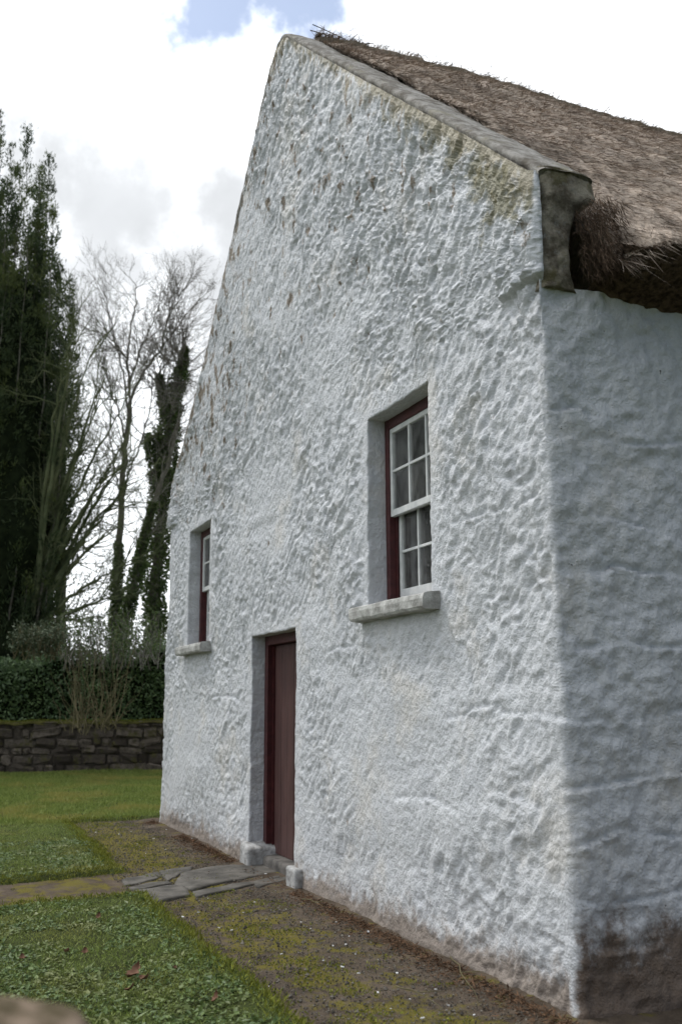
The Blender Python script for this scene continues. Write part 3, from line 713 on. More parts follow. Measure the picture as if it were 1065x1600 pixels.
name_lab = {'grass': 'short weedy green grass of the lawn beside the dirt path', 'meadow_grass': 'green grass of the lawn beyond the cottage up to the stone wall',
            'moss': 'bright yellow-green moss along the turf edge', 'clover': 'small broad weed leaves in the near lawn'}
grass('grass', 215000, -9.6, 2.4, -5.4, -1.0, .014, .042, .003, .006, .9, GRASS)
g2 = grass('meadow_grass', 230000, -19.2, -9.0, -8.8, 4.4, .04, .08, .008, .016, .5, GRASS)
# broad little weed leaves
n = 150000; x = rng.uniform(-7.4, 2.4, n); y = rng.uniform(-5.4, -1.0, n); m = lawnmask(x, y); k = (m > .12) & (fbm(np.stack([x, y, x*0], 1), 3, 3, 14) > -.25); x, y, m = x[k], y[k], m[k]
P = np.stack([x, y, .02+rng.uniform(0, .025, len(x))+fbm(np.stack([x, y, x*0], 1), 1.1, 3, 6)*.02], 1)
D = np.concatenate([rng.normal(0, 1, (len(x), 2)), rng.uniform(-.15, .5, (len(x), 1))], 1); Nn = np.array([0, 0, 1.])+rng.normal(0, .35, (len(x), 3))
V, F = leafquads(P, D, Nn, rng.gamma(5, .0055, len(x)), rng.gamma(5, .0032, len(x)), .12)
tag(mesh('clover', V, F, m_leaf('weed leaves', (.045, .085, .022), (.15, .215, .065), (.16, .18, .055), .5, .35, .2, 3)), name_lab['clover'], 'weeds', kind='stuff')
# moss along the turf edge and in cushions on the path
MOSS = m_leaf('moss', (.09, .11, .015), (.24, .25, .045), None, .9, .1, .15)
n = 130000; x = rng.uniform(-9.6, 1.6, n); y = rng.uniform(-3.4, -.2, n); m = lawnmask(x, y)
edge = np.exp(-((m-.05)/.10)**2); cush = (fbm(np.stack([x, y, x*0], 1), 5, 5, 24, .65)+.35*np.exp(-((y+.85)/.35)**2) > .38)*(m < 0)*.9
k = (rng.random(n) < np.maximum(edge, cush)) & ((x < -9) | (y < -.25)); x, y, m = x[k], y[k], m[k]
z = np.where(m > -.05, -.03+.062*sst(m, -.02, .07), 0)+fbm(np.stack([x, y, x*0], 1), 1.3, 3, 2)*.012
P = np.stack([x, y, np.maximum(z, .0)+rng.uniform(-.002, .006, len(x))], 1)
V, F = leafquads(P, np.concatenate([rng.normal(0, .8, (len(x), 2)), np.ones((len(x), 1))], 1), rdir(len(x)), rng.uniform(.010, .024, len(x))*(1+1.3*(m > -.02)), rng.uniform(.004, .009, len(x)))
tag(mesh('moss', V, F, MOSS), name_lab['moss'], 'moss', kind='stuff')
# grit
n = 26000; x = rng.uniform(-9.3, 1.0, n); y = rng.uniform(-1.35, .0, n); k = lawnmask(x, y) < .0; x, y = x[k], y[k]; n = len(x)
r = rng.gamma(2., .0013, n)+.0018; oc = np.array([(1, 0, 0), (0, 1, 0), (-1, 0, 0), (0, -1, 0), (0, 0, 1), (0, 0, -1)], float)
P = np.stack([x, y, r*.3+.004+fbm(np.stack([x, y, x*0], 1), 1.3, 3, 2)*.012], 1)
V = (P[:, None]+oc[None]*r[:, None, None]*rng.uniform(.6, 1.3, (n, 6, 1))).reshape(-1, 3)
tf = np.array([(0, 1, 4), (1, 2, 4), (2, 3, 4), (3, 0, 4), (1, 0, 5), (2, 1, 5), (3, 2, 5), (0, 3, 5)])
F = (tf[None]+6*np.arange(n)[:, None, None]).reshape(-1, 3)
gm_ = G('grit', .9, .2); gm_.col(gm_.mix(gm_.isl(), c3(.04, .035, .03), c3(.20, .18, .15)))
tag(mesh('grit', V, F, gm_.m), 'fine grit scattered over the dirt path', 'grit', kind='stuff')
# brown litter along the wall foot
n = 15000; x = rng.uniform(-9.1, 1.2, n); y = -.10-rng.gamma(1.6, .045, n); y += np.where(x > -.2, 0, 0)
k = ~((x > -5.2) & (x < -3.5)) | (rng.random(n) < .12); x, y = x[k], y[k]; n = len(x)
dens = (fbm(np.stack([x, x*0, x*0], 1), 1.6, 3, 66) > -.25) | (x > -2.5); x, y = x[dens], y[dens]; n = len(x)
P = np.stack([x, y, .01+rng.uniform(0, .03, n)*np.exp((y+.1)/.1)], 1); D = np.concatenate([rng.normal(0, 1, (n, 2)), rng.normal(.05, .3, (n, 1))], 1)
V, F = leafquads(P, D, np.array([0, 0, 1.])+rng.normal(0, .7, (n, 3)), rng.uniform(.01, .05, n), rng.uniform(.002, .009, n), .1)
tag(mesh('leaf_litter', V, F, m_leaf('litter', (.05, .03, .018), (.17, .10, .06), None, .9, .1)), 'brown dead leaf and twig litter along the foot of the gable', 'leaf litter', kind='stuff')

# ---- flagstones (outlines on the ground, real slabs with thickness)
flags = [([(270, 1378), (283, 1360), (330, 1350), (400, 1344), (452, 1350), (446, 1357), (395, 1366), (300, 1386)], 'largest grey flagstone, lying right outside the red door'),
         ([(300, 1391), (437, 1364), (440, 1369), (372, 1384), (308, 1397)], 'narrow strip flagstone along the near edge of the largest one'),
         ([(211, 1388), (270, 1380), (290, 1381), (297, 1394), (238, 1406)], 'squarish flagstone nearest the lawn corner, farthest from the door'),
         ([(190, 1372), (246, 1359), (255, 1364), (240, 1372), (196, 1380)], 'thin flagstone at the path crossing, beside the far lawn edge'),
         ([(248, 1358), (300, 1350), (300, 1357), (278, 1364), (262, 1374), (253, 1366)], 'small broken flagstone left behind the largest one'),
         ([(200, 1384), (236, 1376), (262, 1375), (268, 1378), (212, 1387)], 'sliver of flagstone between the squarish and the thin slab'),
         ([(398, 1378), (448, 1366), (452, 1370), (404, 1383)], 'small sunken slab by the door, half covered with dirt')]
for poly, lab in flags:
    W_ = np.array([onz(px, py, .028)[:2] for px, py in poly]); c = W_.mean(0)
    # densify the outline and roughen it
    Q = []
    for a, b in zip(W_, np.roll(W_, -1, 0)):
        kk = max(2, int(np.linalg.norm(b-a)/.06))
        for t in np.linspace(0, 1, kk+1)[:-1]: Q.append(a*(1-t)+b*t)
    Q = np.array(Q); Q += np.stack([fbm(np.concatenate([Q, Q[:, :1]*0], 1), 6, 3, 5), fbm(np.concatenate([Q, Q[:, :1]*0], 1), 6, 3, 6)], 1)*.02
    n = len(Q); rings = []
    for sc, z in ((1.0, -.03), (1.0, .004), (.985, .012), (.8, .015), (.55, .015), (.28, .015)):
        q = c+(Q-c)*sc; q3 = np.concatenate([q, np.full((n, 1), z)], 1)
        if z > .011: q3[:, 2] += fbm(q3, 4, 4, 8)*.014
        rings.append(q3)
    V = np.concatenate(rings+[np.array([[c[0], c[1], .015]])]); F = []
    for r_ in range(5):
        i = np.arange(n); F.append(np.stack([r_*n+i, r_*n+(i+1) % n, (r_+1)*n+(i+1) % n, (r_+1)*n+i], 1))
    i = np.arange(n); Ft = np.stack([5*n+i, 5*n+(i+1) % n, np.full(n, 6*n)], 1)
    tag(mesh('flagstone', V, [np.concatenate(F), Ft], SLATE, smooth=True, loc=(c[0], c[1], 0)), lab, 'flagstone', 'flagstones in front of the door')

# ---- white flakes on the path (shared mesh, one object each)
FL = m_simple('lime flake', (.5, .5, .5), (.7, .7, .7), 9, .8, .2)
fm = []
for i in range(4):
    n = 9; th_ = np.linspace(0, 2*pi, n, endpoint=False); r = rng.uniform(.5, 1, n)
    V = np.concatenate([np.stack([np.cos(th_)*r*.016, np.sin(th_)*r*.010, np.full(n, .004)+rng.uniform(0, .003, n)], 1), np.stack([np.cos(th_)*r*.016, np.sin(th_)*r*.010, np.zeros(n)], 1), [[0, 0, .007]]])
    k = np.arange(n); o = mesh('paint_flake', V, [np.stack([k+n, (k+1) % n+n, (k+1) % n, k], 1), np.stack([k, (k+1) % n, np.full(n, 2*n)], 1)], FL)
    fm.append(o)
fpx = [(228, 1333), (247, 1378), (290, 1323), (215, 1318), (228, 1337), (259, 1327), (286, 1432), (342, 1449), (362, 1453), (325, 1403), (415, 1367), (260, 1296), (205, 1299), (186, 1303),
       (272, 1345), (398, 1409), (438, 1372), (455, 1395), (447, 1420), (520, 1477), (540, 1475), (545, 1462), (560, 1520), (470, 1440), (505, 1500), (590, 1550), (610, 1575), (420, 1540), (575, 1455), (380, 1425), (150, 1300), (240, 1310), (300, 1310),
       (330, 1330), (350, 1345), (640, 1560), (700, 1570), (660, 1590), (535, 1510), (485, 1450), (310, 1425), (440, 1490), (495, 1410), (525, 1440), (555, 1490), (175, 1345), (210, 1350), (620, 1520), (590, 1498), (680, 1545), (740, 1585)]
for i, (px, py) in enumerate(fpx):
    p = onz(px, py, .02); o = fm[i] if i < 4 else fm[i % 4].copy()
    if i >= 4: COL.objects.link(o)
    o.location = (p[0], p[1], .016 if not (270 < px < 440 and 1345 < py < 1400) else .028); s = rng.uniform(.3, 1.0)
    o.scale = (s*1.1, s, s); o.rotation_euler = (rng.normal(0, .15), rng.normal(0, .15), rng.uniform(0, 6.28))
    tag(o, 'small white flake of limewash lying on the dirt path before the gable', 'paint flake', 'white flakes scattered on the path')
# fallen leaves on the lawn
LF = m_leaf('dead leaf', (.09, .045, .028), (.20, .11, .07), None, .8, .2)
lm = None
lpx = [(212, 1522, 2.0, 'largest reddish brown dead leaf lying in the near lawn'), (228, 1530, 1.3, 'tan dead leaf touching the large reddish one in the near lawn'), (133, 1487, 1.0, 'brown dead leaf curled in the middle of the near lawn'), (103, 1487, .9, 'small brown dead leaf left of the curled one in the near lawn'),
       (340, 1557, 1.1, 'dark brown dead leaf close to the mossy turf edge'), (155, 1430, .9, 'brown dead leaf at the far edge of the near lawn by the path spur'), (35, 1496, .9, 'brown dead leaf near the left edge of the picture in the near lawn'), (272, 1513, .8, 'thin upright dead leaf in the near lawn right of the large one'),
       (205, 1545, 1.0, 'dark dead leaf just below the large reddish one')]
for i, (px, py, s, lab) in enumerate(lpx):
    if lm is None:
        nu = 11; V = []
        for a in np.linspace(0, 1, nu):
            wv = .018*sin(pi*a**.8)*(1+.35*sin(a*19)); 
            for b in (-1, -.5, 0, .5, 1): V.append((a*.055-.027, b*wv, .004+.010*abs(b)+.012*(a-.5)**2*4))
        lm = mesh('fallen_leaf', np.array(V), grid_faces(nu, 5), LF, smooth=True); o = lm
    else: o = lm.copy(); COL.objects.link(o)
    p = onz(px, py, .06); o.location = (p[0], p[1], .055); o.scale = (s, s, s); o.rotation_euler = (rng.normal(0, .4), rng.normal(0, .4)-.3, rng.uniform(0, 6.28))
    tag(o, lab, 'leaf', 'dead leaves on the near lawn')
# dry twigs by the wall foot
tpx = [((470, 1403), (515, 1420), 'pale bare twig on the dirt just right of the door plinth'), ((620, 1540), (690, 1572), 'long thin pale twig on the dirt below the gable near corner'), ((700, 1490), (745, 1560), 'dark twig leaning on the litter near the cottage corner'), ((395, 1487), (402, 1497), 'short straw-coloured twig on the mossy path')]
for (a, b, lab) in tpx:
    p, q = onz(*a, .03), onz(*b, .02); t = np.linspace(0, 1, 7)[:, None]; Pp = p*(1-t)+q*t; Pp[:, 2] = .022+.015*np.sin(t[:, 0]*4); Pp[:, :2] += rng.normal(0, .008, (7, 2))
    mb = MB(); mb.tube(Pp, np.linspace(.0042, .0016, 7), 5); mb.tube([Pp[3], Pp[3]+np.array([.05, .06, .012]), Pp[3]+np.array([.07, .11, .01])], [.0025, .002, .001], 4)
    tag(mb.build('twig', DRY, loc=tuple(Pp[0]), smooth=True), lab, 'twig', 'twigs at the foot of the gable')

# ------------------------------------------------------------------ boundary wall, hedge
def m_rub():
    g = G('rubble stone', .95, .1); b = g.mix(g.isl(), c3(.04, .033, .027), c3(.20, .17, .14)); b = g.mix(g.ss(g.noise(9, 5, .7), .4, .65, 0, .7), b, c3(.05, .042, .035))
    b = g.mix(g.ss(g.noise(4, 6, .7, off=5), .5, .66, 0, .8), b, g.mix(g.noise(30, 3), c3(.05, .05, .018), c3(.13, .12, .045))); g.col(b); g.bump(g.noise(25, 5, .7), .03); return g.m
RUB = m_rub()
MOSSY = m_simple('moss coat', (.05, .05, .015), (.13, .12, .04), 5, .95, .1, .03, 30)
MORT = m_simple('wall core', (.05, .043, .035), (.10, .085, .07), 6, .95, .1)
A = np.array([-21.3, -6.0]); Bv = np.array([-16.6, 10.0]); wd_ = unit((Bv-A)[None])[0]; WL = np.linalg.norm(Bv-A); wn_ = np.array([wd_[1], -wd_[0]])
WH = 1.13
def stone_wall(name, A, wd_, WL, WH, thick, label, seed, big=1.0, top_moss=True, caps=False):
    rr = np.random.default_rng(seed); wn_ = np.array([wd_[1], -wd_[0]])
    root = empty(name, (A[0]+wd_[0]*WL/2, A[1]+wd_[1]*WL/2, 0), label=label, cat='stone wall')
    def xf(V): return np.stack([A[0]+V[:, 0]*wd_[0]+V[:, 1]*wn_[0], A[1]+V[:, 0]*wd_[1]+V[:, 1]*wn_[1], V[:, 2]], 1)
    mb = MB(); mb.box((.02, -thick/2+.05, -.1), (WL-.02, thick/2-.05, WH-.06)); mb.v[0] = xf(mb.v[0]); mb.build('core', MORT, root)
    mb = MB(); z = -.05
    while z < WH-.05:
        h = min(rr.uniform(.10, .22)*big, WH-.02-z); x = 0
        while x < WL:
            l = min((.14+rr.gamma(1.6, .12))*big, WL-x); n0 = mb.n
            for sd_ in (-1, 1):
                y0 = sd_*(thick/2+rr.uniform(-.025, .025)); y1 = sd_*.02
                a = (x+.008, min(y0, y1), z+.008); b = (x+l-.006, max(y0, y1), z+h+rr.uniform(-.006, .02))
                m2 = MB(); m2.box(a, b, bev=min(.05, h*.3, l*.3)); V = m2.v[0]; V = V+rr.normal(0, .013, V.shape); V[:, 2] += (V[:, 0]-(a[0]+b[0])/2)*rr.normal(0, .10)+rr.normal(0, .012); mb.add(xf(V), m2.f[0])
            x += l
        z += h
    mb.build('masonry', RUB, root)
    # mossy capping
    n = int(WL/.05); pr = np.linspace(0, pi, 11); V = []
    for i in range(n+1):
        for a in pr: V.append((i*WL/n, -cos(a)*(thick/2+.03), WH-.05+.07*max(0, sin(a))**.6))
    V = np.array(V); V[:, 2] += fbm(V, 3, 4, seed)*.05; V[:, 1] += fbm(V, 5, 3, seed+1)*.04
    ids = grid_faces(n+1, 11); e0 = np.array([[0, 10, 5]]); 
    mesh('moss_capping', xf(V), [ids], MOSSY, root, smooth=True)
    m = int(WL*900); px_ = rr.uniform(0, WL, m); aa = rr.uniform(.15, pi-.15, m)
    P = np.stack([px_, -np.cos(aa)*(thick/2+.04), WH-.04+.07*np.sin(aa)**.6], 1); P[:, 2] += fbm(P, 3, 4, seed)*.05
    D = np.stack([rr.normal(0, .6, m), -np.cos(aa)+rr.normal(0, .5, m), np.full(m, .9)], 1); V, F = leafquads(P, D, rdir(m), rr.uniform(.02, .05, m), rr.uniform(.006, .012, m))
    mesh('moss_tufts', xf(V), F, MOSS, root)
    return root
stone_wall('boundary_wall', A, wd_, WL, WH, .42, 'low dark rubble stone wall with mossy top between the lawn and the hedge', 5, 1.15)

# near wall end at the lower left
near_p = C_+1.15*ray(60, 1590)
rw = empty('garden_wall', (near_p[0], near_p[1]-1, 0), label='blurred end of a mossy stone wall close in front of the camera', cat='stone wall')
g_ = G('mossy stone', .95, .1); g_.col(g_.mix(g_.ss(g_.noise(14, 5, .6), .4, .62), c3(.075, .06, .035), c3(.21, .16, .12))); g_.bump(g_.noise(40, 4), .01); NST = g_.m
ztop = (C_+1.15*ray(40, 1592))[2]
yend = (C_+1.15*ray(170, 1600))[1]
def tpn(V):
    t = (V[:, 1]-(yend-.45))/.45; V[:, 2] -= .05*np.clip(t, 0, 1)**2; return V
rock('coping_stone', (near_p[0]-.22, yend-.46, ztop-.16), (near_p[0]+.16, yend, ztop+.005), NST, rw, .03, (18, 22, 10), tpn, 9, s=9)
rock('coping_stone', (near_p[0]-.22, yend-1.0, ztop-.15), (near_p[0]+.17, yend-.47, ztop), NST, rw, .03, (18, 22, 10), None, 19, s=9)
rock('coping_stone', (near_p[0]-.22, yend-1.6, ztop-.17), (near_p[0]+.17, yend-1.01, ztop-.01), NST, rw, .03, (18, 22, 10), None, 29, s=9)
zz = ztop-.16; row = 0
mbn = MB()
while zz > -.05:
    h = .16; y = yend-.02-(.1 if row % 2 else 0)
    while y > yend-1.6:
        l = float(rng.uniform(.22, .42)); mbn.box((near_p[0]-.19+rng.uniform(-.015, .015), y-l+.01, zz-h+.008), (near_p[0]+.14+rng.uniform(-.015, .015), y, zz-.004), j=.006, bev=.02); y -= l
    zz -= h; row += 1
mbn.build('masonry', RUB, rw, smooth=False)

# ---- hedge behind the wall
hroot = empty('laurel_hedge', (-20.6, 2, 0), label='tall dark laurel hedge behind the low stone wall', cat='hedge')
HC = A+wn_*(-1.35)      # behind the wall
if (HC-np.array([CX, CY])).dot(HC-np.array([CX, CY])) < (A-np.array([CX, CY])).dot(A-np.array([CX, CY])): HC = A+wn_*1.35; hs = 1
else: hs = -1
def hz(u): return 2.80+.10*np.sin(u*.9)+fbm(np.stack([u, u*0, u*0], 1), .8, 3, 4)*.28
def hedge_xf(u, v, z): return np.stack([HC[0]+u*wd_[0]+v*wn_[0]*hs, HC[1]+u*wd_[1]+v*wn_[1]*hs, z], 1)
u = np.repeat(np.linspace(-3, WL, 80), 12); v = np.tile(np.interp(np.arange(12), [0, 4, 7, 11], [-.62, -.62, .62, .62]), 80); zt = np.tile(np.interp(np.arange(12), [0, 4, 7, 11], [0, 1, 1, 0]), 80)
V = hedge_xf(u, v, zt*(hz(u)-.25)); mesh('branches_or_shade_core', V, grid_faces(80, 12), m_simple('hedge shade', (.006, .010, .004), (.014, .02, .008), 6, 1, 0), hroot)  # solid core; near-black green paints the shade inside the hedge
n = 60000; u = rng.uniform(-3, WL, n); zq = rng.uniform(.0, 1.0, n); H = hz(u); topf = rng.random(n) < .3
v = np.where(topf, rng.uniform(-.75, .75, n), -.68+fbm(np.stack([u, zq*3, u*0], 1), 1.6, 3, 8)*.16+rng.uniform(-.10, .06, n)); z = np.where(topf, H-.2+rng.uniform(-.1, .22, n)+fbm(np.stack([u, v, u*0], 1), 2.4, 3, 2)*.25, zq*H)
P = hedge_xf(u, v, z); outw = np.array([wn_[0], wn_[1], 0])*hs*(-1)
D = rdir(n)*.9+outw*.5+np.array([0, 0, -.15]); V, F = leafquads(P, D, outw*.8+np.array([0, 0, .6])+rng.normal(0, .5, (n, 3)), rng.uniform(.07, .14, n), rng.uniform(.03, .05, n), .1)
mesh('foliage', V, F, LAUREL, hroot)
# pale shoots standing above the hedge at the left and centre
def shoots(name, lab, px0, px1, ybot, ytop, D, n, mat, leafs, lmat, spread=.3):
    a = far((px0+px1)/2, ybot, D); root = empty(name, (a[0], a[1], 0), label=lab, cat='shrub'); mb = MB(); LP = []; LD = []
    for i in range(n):
        px = rng.uniform(px0, px1); p = far(px, ybot+rng.uniform(-10, 20), D+rng.uniform(-.5, .5)); q = far(px+rng.normal(0, spread*60), rng.uniform(ytop, ybot-20), D+rng.uniform(-.7, .7))
        t = np.linspace(0, 1, 7)[:, None]; Pp = p*(1-t)+q*t+rng.normal(0, .04, (7, 3))*t; mb.tube(Pp, np.linspace(.009, .003, 7), 4)
        for _ in range(leafs):
            k = rng.uniform(.25, 1); LP.append(p*(1-k)+q*k+rng.normal(0, .07, 3)); LD.append(unit((q-p)[None])[0]*.6+rng.normal(0, .7, 3))
    mb.build('stems', mat, root)
    if leafs: LP = np.array(LP); V, F = leafquads(LP, np.array(LD), rdir(len(LP)), rng.uniform(.05, .11, len(LP)), rng.uniform(.015, .04, len(LP))); mesh('foliage', V, F, lmat, root)
shoots('flowering_shrub', 'pale grey-green feathery shrub above the hedge beside the dark yew', 20, 95, 1015, 975, 21.5, 90, DRY, 34, SPRIG, .25)
shoots('leafy_shrub', 'dark leafy shrub tops rising behind the hedge under the bare trees', 95, 250, 1030, 950, 23.5, 130, TWIG, 26, IVY, .35)
shoots('bare_shrub', 'bare straw-coloured twiggy shrub against the hedge face', 95, 185, 1130, 985, 20.9, 70, DRY, 0, None, .5)

# ------------------------------------------------------------------ trees
def branchy(mbT, mbC, p, d, length, r, lev, maxlev, up=.15, wander=.22, kids=(3, 5), spread=.7, minr=.006, ratio=.62):
    n = 7; P = [np.array(p)]; dd = unit(np.array(d)[None])[0]
    for i in range(n-1):
        dd = unit((dd+rng.normal(0, wander, 3)*.5+np.array([0, 0, up*.25]))[None])[0]; P.append(P[-1]+dd*length/(n-1))
    P = np.array(P); R = np.linspace(r, max(r*.45, minr*.6), n)
    (mbT if lev <= 0 else mbC).tube(P, R, 6 if lev <= 1 else (4 if lev <= 2 else 3))
    if lev >= maxlev: return
    k = rng.integers(kids[0], kids[1]+1)
    for _ in range(k):
        t = rng.uniform(.25, 1.0)*(n-1); i = min(int(t), n-2); q = P[i]+(P[i+1]-P[i])*(t-i); td = unit((P[i+1]-P[i])[None])[0]
        nd = td+rng.normal(0, 1, 3)*spread*.6; branchy(mbT, mbC, q, nd, length*rng.uniform(.42, .75)*(ratio/.62), max(R[i]*rng.uniform(.45, .7), minr), lev+1, maxlev, up, wander, kids, spread, minr, ratio)
def path_limb(mb, pts, D, r0, r1, dj=0.):
    P = np.array([far(px, py, D+dj*i) for i, (px, py) in enumerate(pts)]); t = np.linspace(0, len(P)-1, 5*(len(P)-1)+1)
    Q = np.stack([np.interp(t, np.arange(len(P)), P[:, c]) for c in range(3)], 1)
    for _ in range(2): Q[1:-1] = (Q[:-2]+2*Q[1:-1]+Q[2:])/4
    Q[1:-1] += rng.normal(0, .02, Q[1:-1].shape); mb.tube(Q, np.linspace(r0, r1, len(Q)), 8 if r0 > .05 else 5); return Q
def ground_drop(p): return np.array([p[0], p[1], -.1])
def ivy_on(Q, rads, n, size=(.07, .13)):
    t = rng.uniform(0, len(Q)-1.001, n); i = t.astype(int); f = (t-i)[:, None]; P = Q[i]*(1-f)+Q[i+1]*f; r = np.interp(t, np.linspace(0, len(Q)-1, len(rads)), rads)
    o = rdir(n)*np.array([1, 1, .5]); lump = .65+.7*np.clip(fbm(P, 1.6, 3, 12)+.5, 0, 1.2)
    rr = r*lump*rng.uniform(.25, 1.1, n)**.6; P = P+unit(o)*rr[:, None]
    return P, unit(o)+np.array([0, 0, .1])+rng.normal(0, .5, (n, 3))
# 1. tall slender bare tree, ivy on its foot
D = 30.
b0 = far(182, 1010, D); T1 = empty('bare_tree', (b0[0], b0[1], 0), label='tall slender leafless tree with a wide twiggy crown, ivy only at its foot', cat='tree', group='trees beyond the hedge')
mt, mc = MB(), MB()
q = path_limb(mt, [(181, 1130), (181, 1010), (183, 920), (190, 800), (196, 700), (203, 640)], D, .14, .075)
limbs = [[(203, 640), (203, 600), (199, 560), (203, 520), (212, 480), (213, 445)], [(196, 690), (205, 620), (225, 580), (252, 545), (285, 500), (310, 470)], [(200, 660), (195, 600), (185, 550), (172, 510), (168, 470)],
         [(203, 600), (215, 560), (232, 520), (250, 480)], [(190, 800), (200, 740), (222, 690), (235, 640), (238, 590)], [(196, 690), (185, 640), (170, 600), (160, 570)], [(190, 780), (180, 740), (176, 700), (165, 660)], [(252, 545), (262, 500), (285, 455)], [(199, 560), (178, 535), (150, 515)]]
for l in limbs:
    Q = path_limb(mt, l, D, .055 if l is limbs[0] or l is limbs[1] else .034, .013, rng.uniform(-.4, .4))
    for k in range(17):
        i = rng.integers(3, len(Q)); i = min(i, len(Q)-1); td = Q[i]-Q[i-1]; branchy(mt, mc, Q[i], unit(td[None])[0]+rng.normal(0, .55, 3), rng.uniform(.6, 1.5), .013, 1, 4, .25, .3, (3, 4), .85, .0035)
mt.build('trunk', BARK, T1, smooth=True); mc.build('crown', TWIG, T1)
P, Dd = ivy_on(q[:14], [.30, .28, .2, .08], 3800); V, F = leafquads(P, Dd, rdir(len(P)), rng.uniform(.07, .13, len(P)), rng.uniform(.05, .09, len(P))); mesh('ivy', V, F, IVY, T1)
# 2. leaning ivy-clad stem
D = 29.
b0 = far(185, 1010, D); T2 = empty('ivy_tree', (b0[0], b0[1], 0), label='thin leaning ivy-wrapped stem right beside the slender bare tree', cat='tree', group='trees beyond the hedge')
mt, mc = MB(), MB(); q = path_limb(mt, [(186, 1120), (190, 1000), (207, 930), (222, 860), (235, 800), (262, 730), (280, 660)], D, .13, .05)
for k in range(16):
    i = rng.integers(14, len(q)); branchy(mt, mc, q[i], (q[i]-q[i-1])*5+rng.normal(0, .5, 3), rng.uniform(.6, 1.5), .02, 1, 3, .2, .3, (3, 4), .8, .005)
mt.build('trunk', BARK, T2, smooth=True); mc.build('crown', TWIG, T2)
P, Dd = ivy_on(q[:22], [.15, .18, .22, .14, .08], 5000); V, F = leafquads(P, Dd, rdir(len(P)), rng.uniform(.07, .13, len(P)), rng.uniform(.05, .09, len(P))); mesh('ivy', V, F, IVY, T2)
# 3. big ivy-clad tree with two spires
D = 31.
b0 = far(243, 1010, D); T3 = empty('ivy_tree', (b0[0], b0[1], 0), label='thick ivy-clad tree with two leafy spires right beside the cottage gable', cat='tree', group='trees beyond the hedge')
mt, mc = MB(), MB(); q = path_limb(mt, [(243, 1130), (243, 1000), (241, 930), (248, 850), (256, 770), (262, 700), (266, 640)], D, .22, .12)
q2 = path_limb(mt, [(266, 650), (255, 620), (248, 585)], D, .10, .03); q3 = path_limb(mt, [(266, 650), (276, 610), (284, 575), (290, 545)], D, .12, .03); q4 = path_limb(mt, [(256, 770), (243, 720), (240, 680)], D, .07, .02)
for Q, m in ((q3, 26), (q2, 14), (q, 20), (q4, 6)):
    for k in range(m):
        i = rng.integers(len(Q)//2, len(Q)); branchy(mt, mc, Q[i], (Q[i]-Q[i-1])*4+rng.normal(0, .7, 3), rng.uniform(.8, 2.0), .022, 1, 4, .3, .3, (3, 4), .8, .005)
mt.build('trunk', BARK, T3, smooth=True); mc.build('crown', TWIG, T3)
PP = [ivy_on(q, [.20, .27, .33, .42, .36, .34, .24], 10500), ivy_on(q2, [.3, .15, .05], 1300), ivy_on(q3, [.26, .28, .15, .05], 2200), ivy_on(q4, [.4, .3, .2], 2500)]
P = np.concatenate([a for a, _ in PP]); Dd = np.concatenate([b for _, b in PP]); V, F = leafquads(P, Dd, rdir(len(P)), rng.uniform(.07, .14, len(P)), rng.uniform(.05, .10, len(P))); mesh('ivy', V, F, IVY, T3)
# 4. spreading bare tree: long limbs fanning up and right from beside the yew
D = 27.
b0 = far(50, 1010, D); T4 = empty('bare_tree', (b0[0], b0[1], 0), label='spreading leafless tree whose long mossy limbs fan up to the right from behind the yew', cat='tree', group='trees beyond the hedge')
mt, mc = MB(), MB(); path_limb(mt, [(40, 1140), (45, 1040), (48, 985)], D, .3, .22)
ends = [(190, 700), (198, 760), (190, 640), (165, 590), (140, 560), (120, 520), (190, 820), (196, 880), (185, 930), (165, 965), (150, 640), (100, 560), (130, 700), (170, 740), (150, 850), (205, 705), (178, 790), (120, 620)]
for ex, ey in ends:
    sx, sy = 48+rng.uniform(-6, 12), 985+rng.uniform(-40, 10); m1 = (sx+(ex-sx)*.35, sy+(ey-sy)*.45); m2 = (sx+(ex-sx)*.7, sy+(ey-sy)*.78)
    Q = path_limb(mt, [(sx, sy), m1, m2, (ex, ey)], D, .075, .012, rng.uniform(-.9, .9))
    for k in range(13):
        i = rng.integers(4, len(Q)); branchy(mt, mc, Q[i], unit((Q[i]-Q[i-1])[None])[0]+rng.normal(0, .5, 3), rng.uniform(.6, 1.5), .018, 1, 3, .2, .28, (3, 4), .7, .0045)
mt.build('trunk', GBARK, T4, smooth=True); mc.build('crown', GBARK, T4)

# 5. the Irish yew: a sheaf of upright plumes
D = 28.
yc = far(-25, 1000, D); YT = empty('yew_tree', (yc[0], yc[1], 0), label='tall dark columnar yew with many upright plumes at the left edge', cat='tree', group='trees beyond the hedge')
pl_ = []     # (px, ytop, base px offset, depth jitter)
tips = [(2, 178), (18, 232), (46, 203), (30, 262), (68, 262), (80, 245), (60, 300), (88, 330), (98, 418), (112, 440), (82, 395), (108, 520), (70, 430), (95, 560), (-20, 150), (-45, 165), (-70, 190), (-95, 240), (-120, 300), (-135, 380), (-10, 250), (20, 330), (45, 350),
        (0, 300), (-30, 260), (-60, 300), (-85, 350), (10, 420), (50, 480), (75, 560), (90, 640), (60, 660), (30, 560), (-20, 420), (-60, 480), (-110, 480), (-145, 500), (35, 760), (70, 780), (85, 700), (5, 650), (20, 880), (45, 900), (-30, 800), (-80, 700), (-140, 650)]
NP = []; ND = []; mt = MB(); m0 = MB()
tr = np.array([[yc[0], yc[1], -.1], [yc[0], yc[1], 3.], [yc[0]+.1, yc[1], 9.]]); m0.tube(tr, [.45, .35, .12], 9)
